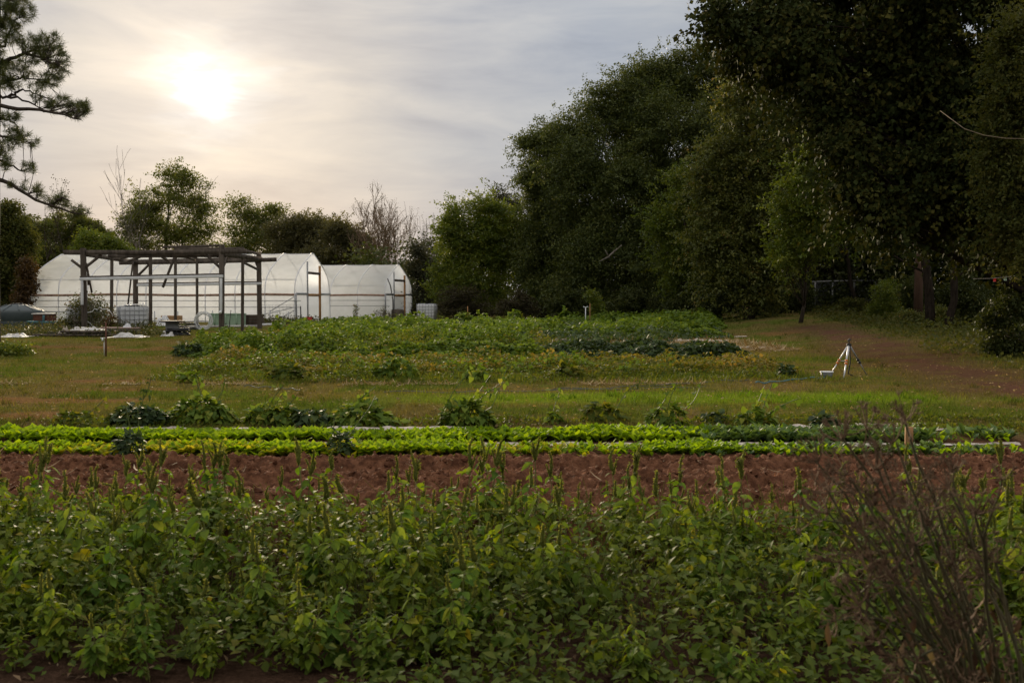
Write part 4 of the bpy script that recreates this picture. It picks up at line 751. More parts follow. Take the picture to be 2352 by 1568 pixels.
# sheep wire panel and pipes in front of the long tunnel
wf = thing('wire_panel', 'thin wire trellis panel leaning before the open tunnel end', 'trellis', gp(640, 60.2)); b = MB()
for px in np.linspace(602, 690, 12): b.tube([gp(px, 60.2, 0), gp(px, 60.2, 1.1)], .006, 4)
for z_ in np.linspace(.1, 1.1, 7): b.tube([gp(602, 60.2, z_), gp(690, 60.2, z_)], .006, 4)
b.build('mesh', M_GALV, wf)
for px, z0, z1, px1 in ((556, .2, .95, 677), (630, .1, .75, 676), (620, .7, 1.6, 676)):
    b = MB(); b.tube([gp(px, 61.4, z0), gp(px1, 61.4, z1)], .025, 6); tag(b.build('pipe', M_GALV, None, org=gp(px, 61.4)), {556: 'long grey pipe propped low against the tunnel side', 630: 'short grey pipe propped at the tunnel corner', 620: 'grey pipe slanting high across the tunnel side'}[px], 'pipe')
# posts along the tunnel foot
for px, d, yt, m_, lab in ((355, 56, 714, M_GALV, 'short grey post behind the caged tote'), (408, 57, 715, M_GALV, 'short grey post beside the cardboard box'), (488, 58, 713, M_GALV, 'short grey post behind the pipe coil'), (620, 59, 712, M_GALV, 'short grey post behind the dark crate'), (662, 59, 715, M_GALV, 'short grey post behind the wire panel'), (690.5, 53, 703, M_DKSTEEL, 'slim dark post in the grass by the red bucket')):
    g = gp(px, d); b = MB(); b.tube([g, np.array([g[0], g[1], P(px, yt, d)[2]])], .03, 7); tag(b.build('post', m_, None, org=g), lab, 'post')
# ------------------------------------------------------------------ stakes and water points
st = thing('water_standpipe', 'rusty iron post with a white tap halfway up, before the board pile', 'standpipe', G(243.5, 818)); o_ = ORG[st.name]; b = MB(); zt_ = P(243, 741, o_[1])[2]
b.tube([o_, o_ + np.array([.01, 0, zt_ - o_[2]])], [.022, .018], 8); b.build('post', M_RUST, st); b = MB(); b.tube([o_ + np.array([-.035, -.02, 0]), o_ + np.array([-.035, -.02, .38])], .014, 8); b.build('pipe', M_SHEET, st)
b = MB(); b.tube([o_ + np.array([-.035, -.02, .38]), o_ + np.array([-.06, -.06, .46]), o_ + np.array([-.05, -.1, .40])], [.024, .022, .016], 8); b.tube([o_ + np.array([-.12, -.03, .47]), o_ + np.array([.0, -.03, .47])], .012, 6); b.build('tap', M_WHITE, st)
g = G(524, 776); b = MB(); b.tube([g, np.array([g[0] + .12, g[1], P(524, 712, g[1])[2]])], [.02, .014], 7); tag(b.build('stake', M_DKSTEEL, None, org=g), 'thin dark stake standing near the pergola corner post', 'stake')
st = thing('water_standpipe', 'stubby grey standpipe next to the thin dark stake', 'standpipe', G(518.5, 776)); o_ = ORG[st.name]; b = MB(); b.tube([o_, o_ + np.array([.01, 0, .22]), o_ + np.array([.03, 0, .33])], [.04, .035, .02], 8); b.build('pipe', M_GALV, st); b = MB(); b.tube([o_ + np.array([.03, -.02, .28]), o_ + np.array([.09, -.06, .34])], .025, 7); b.build('tap', M_SHEET, st)
for px, d, y0, y1, m_, lab in ((882, 50, 760, 712, M_DKSTEEL, 'green metal stake in front of the bare shrub'), (1871, 45, 740, 1, M_WOOD, ''), (1355, 50, 735, 697, M_WOODN, 'pale wooden stake among the vines, tallest of its two'), (1345, 48, 735, 705, M_WHITE, 'white topped riser in the vines beside the wooden stake'), (871 + 999, 50, 0, 0, M_WOOD, ''), (1074, 52, 745, 703, M_WOODN, 'thin wooden stake on the first vine mound')):
    if not lab: continue
    g = gp(px, d); zt_ = P(px, y1, d)[2]; b = MB(); b.tube([g, np.array([g[0], g[1], zt_])], .022, 7)
    if m_ is M_WHITE: b.tube([np.array([g[0] - .12, g[1], zt_ + .02]), np.array([g[0], g[1], zt_ - .02]), np.array([g[0] + .12, g[1], zt_ + .02])], .02, 6)
    tag(b.build('stake', m_, None, org=g), lab, 'stake')
g = gp(2093, 9.75); b = MB(); b.beam(g, np.array([g[0] + .0, g[1], P(2093, 980, 9.75)[2]]), .07, .035, up=(0, 1, 0)); tag(b.build('stake', M_WOODN, None, org=g), 'flat wooden stake marking the end of the lettuce bed', 'stake')
# tall wooden pole
g = gp(2109, 41.5); pl = thing('wooden_pole', 'thick brown wooden pole at the shady edge of the clearing', 'pole', g); b = MB(); b.tube([g - np.array([0, 0, .2]), g + np.array([0.0, 0, 1.6]), g + np.array([.05, 0, 4.6])], [.19, .175, .15], 14, jit=.02); b.build('shaft', surf('brown_pole', (.045, .024, .014), (.085, .047, .028), 6, .9, .5, sc=(1, 1, .15)), pl)
# ------------------------------------------------------------------ chain fence
fe = thing('chain_link_fence', 'grey chain link fence in the shade at the back of the clearing', 'fence', gp(1940, 55))
fp = [gp(px, d) for px, d in ((1862, 57), (1872, 56), (1912, 55.4), (1962, 54.6), (2010, 54), (2060, 53.4))]; FH = 1.55
for p in fp[1:]: b = MB(); b.tube([p, p + np.array([0, 0, FH])], .045, 8); b.build('post', M_FENCE, fe)
b = MB(); b.tube([p + np.array([0, 0, FH + .02]) for p in fp], .04, 7); b.build('top_rail', M_FENCE, fe)
b = MB(); a0, a1 = fp[0], fp[-1]; Ln = np.linalg.norm(a1 - a0)
for k in np.arange(-FH, Ln, .11):
    for sgn in (1, -1):
        t0, t1 = (max(k, 0), min(k + FH, Ln)) ; z0, z1 = t0 - k, t1 - k
        if t1 <= t0: continue
        if sgn < 0: z0, z1 = FH - z0, FH - z1
        pa = np.array([np.interp(t0, [0, Ln], [a0[i], a1[i]]) for i in range(3)]); pb = np.array([np.interp(t1, [0, Ln], [a0[i], a1[i]]) for i in range(3)])
        b.tube([pa + np.array([0, .02 * sgn, z0]), pb + np.array([0, .02 * sgn, z1])], .008, 3, cap=False)
b.build('wire_mesh', M_GALV, fe)
# ------------------------------------------------------------------ tripod sprinkler and tub
D0 = 19.0; tp = thing('sprinkler_tripod', 'silver tripod sprinkler with orange clamps beside the grey tub', 'sprinkler', on(P(1945, 800, D0)[0], D0)); ap = P(1950, 790, D0)
feet = [on(P(1906, 800, D0 + .1)[0], D0 + .1, .0), on(P(1939, 800, D0 - .35)[0], D0 - .35, 0), on(P(1992, 800, D0 + .25)[0], D0 + .25, 0)]
for k, f in enumerate(feet):
    b = MB(); mid = ap + (f - ap) * .58; b.tube([ap + (f - ap) * .03, mid], .016 if k != 1 else .02, 9); lg = b.build('leg', M_ALU if k < 2 else M_GALV, tp)
    b = MB(); b.tube([mid - (f - ap) * .06, f], .011 if k != 1 else .015, 8); b.build('leg_extension', M_ALU if k < 2 else M_GALV, lg, org=ORG[lg.name])
    for q in (.5, .585):
        b = MB(); c_ = ap + (f - ap) * q; dv_ = (f - ap) / np.linalg.norm(f - ap); b.tube([c_ - dv_ * .018, c_ + dv_ * .018], .028, 10); b.build('clamp', M_ORANGE if k < 2 else M_BLACK, lg, org=ORG[lg.name])
b = MB(); b.beam(ap + (feet[0] - ap) * .52, ap + (feet[1] - ap) * .5, .012, .012); b.build('spreader', M_GALV, tp)
b = MB(); b.lathe(ap - np.array([0, 0, .045]), [(.03, 0), (.045, .02), (.045, .05), (.02, .055)], 14); b.build('hub', M_BLACK, tp)
b = MB(); b.tube([ap, ap + np.array([0, 0, .07])], .014, 8); b.tube([ap + np.array([-.02, 0, .06]), ap + np.array([.02, .01, .1])], .02, 8); b.tube([ap + np.array([.01, 0, .08]), ap + np.array([.05, .03, .07])], .008, 6); b.build('sprinkler_head', M_DKSTEEL, tp)
b = MB(); b.tube([ap - np.array([-.02, -.02, .04]), ap + np.array([.04, .03, -.35]), on(ap[0] + .01, ap[1] + .05, .05), on(ap[0] + .1, ap[1] + .02, .012)], .012, 8); b.build('hose', M_BLACK, tp)
tb = thing('plastic_tub', 'small grey tub with a pale rim at the foot of the tripod', 'tub', on(P(1900, 800, 18.75)[0], 18.75)); o_ = ORG[tb.name]
b = MB(); b.lathe(o_, [(.085, 0), (.1, .005), (.115, .1), (.112, .1), (.09, .01)], 24, sy=.8); b.build('bucket', M_GREYB, tb); b = MB(); b.lathe(o_ + np.array([0, 0, .098]), [(.112, 0), (.128, .0), (.128, .022), (.108, .024), (.05, .02)], 24, sy=.8); b.build('rim', M_PLAST, tb)
# hoses in the grass lane
def hose(label, pts, r, m_): 
    w_ = [G(*p) for p in pts]; tt = np.linspace(0, 1, len(w_)); q = np.linspace(0, 1, 40); a = np.stack([np.interp(q, tt, [w[k] for w in w_]) for k in range(3)], -1); a[:, 2] = hgt(a[:, 0], a[:, 1]) + .02 + .012 * np.sin(q * 25); a[:, 1] += .05 * np.sin(q * 19)
    b = MB(); b.tube(a, r, 6); tag(b.build('garden_hose', m_, None, org=a[0]), label, 'hose')
M_HOSEG = surf('grey_green_hose', (.07, .085, .08), (.13, .15, .14), 3, .6)
hose('thin grey hose crossing the grass lane below the vine field', [(1270, 896), (1400, 893), (1520, 886), (1640, 878), (1720, 874)], .008, M_HOSEG); hose('second grey hose lying just in front of the first', [(880, 903), (1060, 902), (1250, 899), (1500, 894), (1620, 889)], .007, M_HOSEG)
hose('short piece of pale hose near the yellowing row', [(560, 889), (640, 893), (690, 897)], .008, M_HOSEG); hose('blue green hose running to the tripod', [(1735, 881), (1770, 880), (1840, 872), (1895, 868)], .013, M_TEAL)
# ------------------------------------------------------------------ things at the tunnel doors
bk = thing('red_bucket', 'bright red bucket at the open end of the long tunnel', 'bucket', gp(711, 60.5)); o_ = ORG[bk.name]; b = MB(); b.lathe(o_ , [(.13, 0), (.15, .01), (.19, .36), (.18, .36), (.14, .02)], 24); b.build('body', M_RED, bk); b = MB(); b.lathe(o_ + np.array([0, 0, .34]), [(.187, 0), (.205, 0), (.205, .035), (.18, .035)], 24, cap=False); b.build('rim', M_RED, bk)
bt = thing('blue_trough', 'shallow blue plastic trough before the far tunnel', 'trough', gp(813.5, 63.5)); o_ = ORG[bt.name]; b = MB(); b.lathe(o_, [(.32, 0), (.34, .02), (.38, .24), (.36, .24), (.32, .06)], 28, sy=.7); b.build('basin', M_BLUE, bt); b = MB(); b.lathe(o_ + np.array([0, 0, .225]), [(.375, 0), (.4, 0), (.4, .03), (.36, .03)], 28, cap=False, sy=.7); b.build('rim', M_BLUE, bt)
g = gp(818, 64.2); rt = thing('sapling', 'little potted sapling rising behind the blue trough', 'sapling', g); b = MB(); b.tube(curve(g, g + np.array([0, 0, 1.02]), .04, 6), [.03, .026, .02, .018, .014, .01], 6); b.build('trunk', M_BARK, rt)
b = MB(); n = 150; zz_ = R.uniform(.3, 1.1, n); b.scatter(leaf_t(.42), g + np.stack([R.normal(-.03, .11, n), R.normal(0, .1, n), zz_], -1), unit(n) - np.array([0, 0, .4]), unit(n) + np.array([0, 0, .6]), R.uniform(.08, .14, n), R.rand(n)); b.build('crown', LM['olive'], rt, tint=True)
g = gp(886, 62); rt = thing('bare_shrub', 'half bare twiggy shrub before the far tunnel door', 'shrub', g); b = MB(); tips = []
for k in range(9): tips += twigs(b, g + R.normal(0, .12, 3) * np.array([1, 1, 0]), np.array([R.normal(-.1, .55), R.normal(0, .4), .8]), .55, .02, 2, .5, .25, 3, .008)
b.build('trunk', M_BARKG, rt); tp_ = np.array(tips); n = 420; b = MB(); b.scatter(RHOMB, tp_[R.randint(0, len(tp_), n)] + R.normal(0, .07, (n, 3)), unit(n), unit(n), R.uniform(.05, .1, n), R.rand(n)); b.build('crown', LM['mid'], rt, tint=True)
bl = thing('compost_drum', 'round dark bale inside the far tunnel door', 'bale', gp(911, 74.5)); o_ = ORG[bl.name]; b = MB(); b.lathe(o_, [(.52, 0), (.56, .1), (.57, .55), (.52, .66), (.2, .7)], 24); b.build('body', M_LITTERM if 'M_LITTERM' in globals() else M_WOOD, bl)
g = gp(903, 72.2); b = MB(); b.tube([g, g + np.array([-.02, 0, 1.4]), g + np.array([-.18, 0, 2.4]), g + np.array([-.4, 0, 2.95])], .04, 7); tag(b.build('bent_pipe', M_DKSTEEL, None, org=g), 'dark bent pipe standing in the far tunnel doorway', 'pipe')
# weeds and vines in the clutter
def vines(name, label, cat, pts, n, size, mt, T=WIDE, h=.3, spread=.3, droop=.2):
    b = MB(); c = np.array(pts); i = R.randint(0, len(c), n); pos = c[i] + R.normal(0, 1, (n, 3)) * np.array([spread, spread, h]); pos[:, 2] = np.maximum(pos[:, 2], hgt(pos[:, 0], pos[:, 1]) + .01)
    dr = unit(n); dr[:, 2] -= droop; b.scatter(T, pos, dr, unit(n) * .8 + np.array([0, 0, .6]), size * R.uniform(.6, 1.4, n), R.rand(n)); return tag(b.build(name, mt, None, org=on(c[:, 0].mean(), c[:, 1].mean()), tint=True), label, cat)
VM = leafmat('vine_leaf', [(0, (.04, .052, .016)), (.55, (.075, .085, .026)), (.9, (.12, .11, .04)), (1, (.2, .13, .08))], .4, .5, .35)
vines('vine', 'tangled vines climbing over the half buried tote', 'vine', [gp(px, d, z_) for px, d, z_ in ((180, 45.6, .5), (200, 45.7, .75), (215, 45.6, .9), (168, 45.6, .3), (225, 45.3, .4), (235, 45.3, .7), (150, 45.5, .35), (205, 45.4, .3), (188, 45.8, 1.15), (220, 46, 1.2), (195, 46.3, 1.3))], 4200, .085, VM, h=.2)
vines('weed_patch', 'weeds growing around the foot of the caged tote', 'weeds', [gp(px, d, .15) for px, d in ((250, 43), (275, 43.6), (300, 43.5), (330, 43.4), (345, 44), (262, 44))], 1700, .08, VM, h=.17)
vines('vine', 'reddish vine on a pergola post beside the tote', 'vine', [gp(px, 43.4, z_) for px, z_ in ((252, .3), (256, .6), (247, .45), (260, .3))], 500, .08, LM['rust'], h=.16, spread=.15)
vines('weed_patch', 'long band of weeds growing through the board pile', 'weeds', [gp(px, d, .1) for px in range(60, 350, 18) for d in (39.2, 40.6, 41.5)], 6500, .075, VM, h=.1, spread=.35)
vines('weed_patch', 'weeds in front of the round tank', 'weeds', [gp(px, d, .12) for px in range(-10, 130, 16) for d in (41, 43.5, 46)], 3200, .08, VM, h=.12, spread=.4)
vines('weed_patch', 'weeds along the foot of the long tunnel by the red bucket', 'weeds', [gp(px, d, .12) for px in list(range(595, 680, 12)) + [722, 728] for d in (58, 60.3)], 2200, .09, VM, h=.14, spread=.35)
vines('low_bush', 'low green bush at the grass edge before the plastic sheet', 'bush', [on(G(px, 817)[0], G(px, 817)[1], .12) for px in (-8, 4, 14, 24, 34, 44)], 2000, .07, LM['bright'], h=.11, spread=.2)
g = gp(207, 45); b = MB(); tips = []
for k in range(8): tips += twigs(b, g + R.normal(0, .35, 3) * np.array([1, .5, 0]), np.array([R.normal(0, .3), R.normal(0, .3), 1]), .9, .014, 2, .45, .2, 2, .006)
bs_ = thing('dry_weed', 'dry upright weed stalks behind the half buried tote', 'weeds', g); b.build('stem', M_BARKG, bs_)
# rope and pennants at the edge
b = MB(); b.tube([P(2160, 255, 17.5), P(2215, 296, 17), P(2260, 311, 16.7), P(2310, 318, 16.4), P(2420, 321, 16)], .006, 6); tag(b.build('rope', M_STEMD, None, org=P(2215, 296, 17)), 'pale rope strung from the tree at the picture edge', 'rope')
fl = thing('flag_string', 'string of small coloured flags in the dark trees', 'flags', P(2290, 636, 21)); a = np.array([P(px, 640 - (px - 2240) * .09 + 3 * math.sin((px - 2240) / 110 * math.pi), 21) for px in np.linspace(2235, 2420, 20)]); b = MB(); b.tube(a, .004, 4); b.build('cord', M_MULCH, fl)
for k, px in enumerate(np.linspace(2285, 2380, 5)):
    mm_ = [M_RED, M_PALEG, surf('yellow_cloth', (.4, .28, .03), (.5, .36, .06)), M_BLUE][k % 4] if k < 4 else fmats[k % 4]
    if k == 0: fmats = []
    fmats.append(mm_); c_ = P(px, 640 - (px - 2240) * .09 + 3 * math.sin((px - 2240) / 110 * math.pi), 21); n_ = np.array([[c_ + np.array([x, .02 * math.sin(3 * zz_ + k) * zz_, -.07 * zz_]) for zz_ in np.linspace(0, 1, 5)] for x in np.linspace(-.03, .03, 3)]); b = MB(); b.grid(n_); b.build('pennant', mm_, fl)
# ------------------------------------------------------------------ crops
CR = {
 'vine': leafmat('crop_leaf', [(0, (.06, .105, .015)), (.5, (.12, .19, .026)), (.85, (.19, .25, .036)), (1, (.29, .29, .05))], .42, .65, .16),
 'bean': leafmat('bean_leaf', [(0, (.028, .052, .020)), (.6, (.052, .085, .030)), (1, (.095, .13, .04))], .33, .6, .22),
 'yellow': leafmat('yellowing_leaf', [(0, (.07, .09, .014)), (.35, (.13, .145, .018)), (.6, (.19, .165, .035)), (.82, (.30, .22, .055)), (.95, (.36, .19, .04)), (1, (.42, .33, .2))], .35, .7, .15),
 'weed': leafmat('field_weed', [(0, (.05, .085, .011)), (.6, (.10, .125, .016)), (1, (.19, .175, .028))], .45, .65, .15),
 'lettuce': leafmat('lettuce_leaf', [(0, (.11, .21, .008)), (.5, (.19, .31, .010)), (.85, (.28, .39, .014)), (1, (.36, .43, .03))], .55, .6, .2, (1.2, 1.1, .45)),
 'yellowlet': leafmat('yellow_lettuce', [(0, (.22, .26, .012)), (.6, (.34, .35, .02)), (1, (.45, .38, .05))], .5, .6, .2, (1.2, 1.1, .45)),
 'radish': leafmat('blue_green_leaf', [(0, (.06, .115, .036)), (.6, (.10, .165, .052)), (1, (.15, .22, .07))], .35, .55, .25),
}
def inpoly(x, y, poly):
    x = np.asarray(x); r = np.zeros(x.shape, bool); n = len(poly)
    for i in range(n):
        (x0, y0), (x1, y1) = poly[i], poly[(i + 1) % n]; c = ((y0 > y) != (y1 > y)); r ^= c & (x < (x1 - x0) * (y - y0) / (y1 - y0 + 1e-12) + x0)
    return r
def crop(label, poly, hfun, n, size, mat, T=HEART, droop=.45, col=None, seed=0, up=1.1, name='crop_row', low=.15):
    poly = np.array(poly); lo, hi = poly.min(0), poly.max(0)
    px = R.uniform(lo[0], hi[0], n * 3); py = R.uniform(lo[1], hi[1], n * 3); e = .35 * (fbm(px * 1.3, py * 1.3, seed + 2) - .5)
    k = inpoly(px + e * 1.5, py + e * 1.5, poly); px, py = px[k][:n], py[k][:n]; n = len(px)
    ed = np.full(n, 1e9)
    for i in range(len(poly)):
        p0, p1 = poly[i], poly[(i + 1) % len(poly)]; ab = p1 - p0; t_ = np.clip(((px - p0[0]) * ab[0] + (py - p0[1]) * ab[1]) / (ab @ ab), 0, 1); ed = np.minimum(ed, np.hypot(px - p0[0] - t_ * ab[0], (py - p0[1] - t_ * ab[1]) * .7))
    h = hfun(px, py) * (.18 + .82 * sstep(0, .7, ed * (.4 + 1.2 * fbm(px * 1.4, py * 1.4, seed + 8)))) * np.clip(.25 + 1.5 * fbm(px * 2.3, py * 1.7, seed + 6), .3, 1.35); keep = h > .006; px, py, h = px[keep], py[keep], h[keep]; n = len(px)
    q = 1 - (1 - low) * R.rand(n) ** 1.8; z = hgt(px, py) + h * q
    dr = unit(n); dr[:, 2] = dr[:, 2] * .5 - droop * .5; nr = unit(n) * .55 + np.array([0, 0, up])
    t = np.clip(R.rand(n) * .65 + .35 * fbm(px * 1.1, py * 1.1, seed + 4) * 1.3 - .05, 0, 1)
    b = MB(); b.scatter(T, np.stack([px, py, z], -1), dr, nr, size * R.uniform(.55, 1.35, n), t)
    return tag(b.build(name, mat, tint=True), label, 'crop', kind='stuff')
g2 = lambda px, py: tuple(G(px, py)[:2])
def mound(base, amp, s, seed): return lambda x, y: np.clip(base + amp * (fbm(x * s, y * s * .8, seed) - .42) * 2.2, 0, 1.2)
wx = lambda px, d: P(px, 700, d)[0]
# back mass of vines, three belts
crop('lush green vine crop at the back of the field', [(wx(700, 46), 46), (wx(640, 56), 58), (wx(900, 60), 61), (wx(1650, 58), 58), (wx(1665, 44), 44), (wx(1640, 40), 40), (wx(1300, 41), 41), (wx(900, 43), 43)], lambda x, y: np.clip(.13 + .30 * sstep(1, 7, x) * sstep(38, 42, y) + .5 * (fbm(x * .75, y * .55, 5) - .42) * 1.6, .05, .75), 60000, .15, CR['vine'], seed=5)
crop('broad middle belt of green vines', [(wx(560, 34), 34), (wx(690, 44), 45), (wx(1640, 42), 42), (wx(1690, 37), 37.5), (wx(1250, 36.5), 36.5), (wx(1240, 33), 33), (wx(800, 31), 31)], mound(.24, .6, 1.0, 9), 42000, .13, CR['vine'], seed=9)
crop('green vine belt with pale leaves nearer the camera', [(wx(400, 26), 26), (wx(480, 32), 32.5), (wx(600, 35), 35), (wx(1260, 33), 33), (wx(1260, 27), 27.5), (wx(800, 25.5), 25.5), (wx(480, 24), 24)], mound(.22, .6, 1.2, 13), 42000, .105, CR['vine'], seed=13)
crop('patchy weedy growth in the middle of the vine field', [(wx(410, 25), 25), (wx(1250, 25), 25), (wx(1300, 31), 31), (wx(600, 34), 34)], mound(.28, .35, 1.4, 17), 12000, .07, CR['weed'], T=RHOMB, droop=0, seed=17, up=.4)
crop('bluish dark leaves scattered in lumps across the vine field', [(wx(420, 25), 25), (wx(700, 48), 48), (wx(1640, 46), 46), (wx(1690, 38), 38), (wx(1280, 26), 26)], lambda x, y: np.clip(1.9 * (fbm(x * .8, y * .6, 45) - .43), 0, .5) * (.5 + .5 * sstep(26, 40, y)), 22000, .13, CR['bean'], seed=45)
crop('yellowed leaves showing here and there in the vines', [(wx(400, 24.5), 24.5), (wx(600, 40), 40), (wx(1300, 38), 38), (wx(1300, 24.5), 24.5)], lambda x, y: np.clip(1.6 * (fbm(x * 1.1, y * .9, 47) - .45), 0, .42), 9000, .085, CR['yellow'], seed=47)
crop('dark green bean row running to the bare earth', [(wx(1180, 26.2), 26.2), (wx(1250, 28), 28.2), (wx(1480, 27.2), 27.8), (wx(1735, 25.4), 26), (wx(1745, 23.3), 23.3), (wx(1500, 23.2), 23.2), (wx(1320, 24.5), 24.5)], lambda x, y: np.clip(.27 + .3 * (fbm(x * 1.6, y * 1.2, 21) - .4), .1, .42), 13000, .115, CR['bean'], seed=21)
crop('green row leading into the dark bean row', [(wx(760, 24.6), 24.6), (wx(1250, 28), 28), (wx(1300, 24), 24), (wx(900, 23.2), 23.2)], mound(.26, .3, 1.2, 25), 13000, .10, CR['vine'], seed=25)
crop('yellowing low row with rusty leaves', [(wx(380, 22), 22), (wx(500, 25), 25), (wx(900, 23.6), 23.6), (wx(1300, 23.5), 23.5), (wx(1740, 22.8), 22.8), (wx(1850, 20.5), 20.5), (wx(1840, 19.2), 19.2), (wx(1200, 19.3), 19.3), (wx(700, 19.2), 19.2), (wx(420, 20), 20)], lambda x, y: np.clip(.10 + .75 * (fbm(x * 1.1, y * 1.3, 29) - .46), 0, .32), 17000, .075, CR['yellow'], seed=29, up=.9)
crop('bright weeds mixed through the yellowing row', [(wx(345, 18), 18), (wx(420, 24), 24), (wx(1300, 22.5), 22.5), (wx(1800, 20.5), 20.5), (wx(1800, 18.6), 18.6), (wx(1250, 18), 18), (wx(700, 17.7), 17.7)], lambda x, y: np.clip(.30 * (fbm(x * 1.0, y * 1.0, 33) - .40) * 2.2 + .02, 0, .34), 24000, .06, CR['weed'], T=WIDE, droop=.1, seed=33, up=.8)
crop('green vine clumps breaking up the yellowing row', [(wx(380, 19.5), 19.5), (wx(480, 24.5), 24.5), (wx(1300, 23.5), 23.5), (wx(1800, 21), 21), (wx(1780, 19.3), 19.3), (wx(900, 18.8), 18.8)], lambda x, y: np.clip(1.3 * (fbm(x * .9, y * 1.1, 53) - .47), 0, .36), 9000, .085, CR['vine'], seed=53)
b = MB(); n = 7000; px = R.uniform(-7.5, 6, n); py = R.uniform(17.5, 20.5, n); k = (fbm(px * .9, py * 1.2, 37) > .47) & (px > np.interp(py, [17.5, 20.5], [wx(345, 17.5), wx(345, 20.5)])); px, py = px[k], py[k]; n = len(px); dr = R.normal(0, .35, (n, 3)); dr[:, 2] = 1
b.scatter(BLADE, np.stack([px, py, hgt(px, py)], -1), dr, unit(n), R.uniform(.05, .15, n), R.uniform(.1, .8, n)); tag(b.build('tall_grass', CR['weed'], tint=True), 'taller grass along the near edge of the field', 'grass', kind='stuff')
# straw and mulch strips between rows
M_STRAW = leafmat('straw', [(0, (.20, .13, .06)), (.6, (.34, .24, .12)), (1, (.48, .38, .24))], .15, .8, .15)
b = MB(); n = 9000; px = R.uniform(wx(1230, 31), wx(1790, 31), n); py = R.uniform(28.2, 36, n); e = np.concatenate([[0]]); k = np.abs(py - (32 + 1.2 * (fbm(px * .6, py * .3, 3) - .5))) < 3.6; px, py = px[k], py[k]; n = len(px); dr = unit(n); dr[:, 2] *= .3
b.scatter(BLADE, np.stack([px, py, hgt(px, py) + .02], -1), dr, unit(n) * .4 + np.array([0, 0, 1]), R.uniform(.12, .3, n), R.rand(n)); 
for (a0, a1, yy) in ((-9, 5.5, 17.35),):
    m_ = 3000; px = R.uniform(a0, a1, m_); k = fbm(px * .8, px * 0, 8) > .5; px = px[k]; m_ = len(px); dr = unit(m_); dr[:, 2] *= .3; py = yy + R.normal(0, .1, m_); b.scatter(BLADE, np.stack([px, py, hgt(px, py) + .02], -1), dr, unit(m_) * .4 + np.array([0, 0, 1]), R.uniform(.06, .16, m_), R.rand(m_))
tag(b.build('straw', M_STRAW, tint=True), 'dry straw lying between the crop rows', 'straw', kind='stuff')
def strip(label, x0, x1, y, w, h, seed, gap=.45, nm_='mulch_strip', col=None):
    a = np.arange(x0, x1, .035); k = np.linspace(-.5, .5, 9); A, K = np.meshgrid(a, k, indexing='ij'); wd = w * np.clip((fbm(a * .9, a * 0 + seed, seed) - gap + .16) * 5, 0.02, 1)[:, None]
    yy = y + K * wd + .12 * (fbm(A * .6, A * 0, seed + 3) - .5); z = hgt(A, yy) + .008 + h * fbm(A * 5, K * 3 + seed, seed + 6) * (1 - abs(K) * 1.5).clip(0, 1) * (1.4 * fbm(A * 1.2, A * 0, seed + 9)) - .05 * (wd < w * .06)
    b = MB(); b.grid(np.stack([A, yy, z], -1)); return tag(b.build(nm_, col or M_MULCH), label, 'mulch strip')
strip('crumpled pale mulch paper between the beans and the lettuce', -8.4, 5.3, 11.2, .34, .09, 3, .49)
strip('broken mulch paper showing between the two lettuce beds', -8.2, 5.2, 10.12, .24, .06, 9, .52)
strip('torn pale sheet scraps at the right end of the bean row', 3.6, 5.0, 11.72, .26, .07, 15, .3)
strip('white sheet edge lying along the straw gap', wx(1230, 30), wx(1760, 30), 30.0, .35, .12, 21, .42); strip('second sheet edge further back in the straw gap', wx(1240, 34), wx(1720, 34), 34.4, .4, .14, 27, .46)
strip('torn sheet at the end of the lush vines', wx(1690, 37), wx(1730, 37), 38.0, .5, .14, 33, .2)
strip('pale mulch paper lying under the tall weeds', -3.2, 3.2, 5.75, .2, .05, 39, .52)
# lettuce beds
def bed(label, y, w, n, x0, x1, size, mat, T, seed, hh=.16, dens=None, up=.35, name='lettuce_bed'):
    px = R.uniform(x0, x1, n * 2); py = y + (R.rand(n * 2) - .5) * w + .22 * (fbm(px * .9, px * 0, seed) - .5)
    k = R.rand(n * 2) < (dens(px) if dens else 1) * np.clip(fbm(px * 1.1, py * 3, seed + 14) * 5.2 - 1.75, .05, 1) * (1 - .62 * sstep(1.8, 4.6, px)); px, py = px[k][:n], py[k][:n]; n = len(px)
    # leaves grow from little heads
    hx, hy = np.round(px / .11) * .11, np.round(py / .12) * .12; hx = hx + (_hash((hx * 100).astype(int), (hy * 100).astype(int), 1) - .5) * .08; hy = hy + (_hash((hx * 100).astype(int), (hy * 100).astype(int), 2) - .5) * .08
    a = R.uniform(0, 2 * math.pi, n); lean = R.uniform(.15, 1.0, n); dr = np.stack([np.cos(a) * lean, np.sin(a) * lean, np.ones(n) * .9], -1); nr = np.stack([-np.cos(a), -np.sin(a), lean * .8], -1) + unit(n) * .25
    s_ = size * R.uniform(.6, 1.25, n) * (.65 + .7 * fbm(hx * 1.3, hy * 1.3, seed + 1)); pos = np.stack([hx + np.cos(a) * .015, hy + np.sin(a) * .015, hgt(hx, hy) + .0 + R.rand(n) * .02], -1)
    b = MB(); b.scatter(T, pos, dr, nr, s_, np.clip(R.rand(n) * .6 + .4 * fbm(hx * .9, hy * 2, seed + 5), 0, 1)); return tag(b.build(name, mat, tint=True), label, 'crop', kind='stuff')
LT = leaf_t(.52, .16, .28, 3, peak=.62)
rt_ = lambda x: 1 - sstep(1.6, 3.2, x); ri_ = lambda x: sstep(1.4, 3.0, x) * (1 - .5 * sstep(4.2, 5, x))
bed('back bed of bright green lettuce', 10.6, .54, 16500, -8.6, 5.2, .105, CR['lettuce'], LT, 3, dens=lambda x: .15 + .85 * rt_(x))
bed('bluish green end of the back bed', 10.6, .54, 6500, 1.0, 5.3, .115, CR['radish'], LT, 5, dens=ri_)
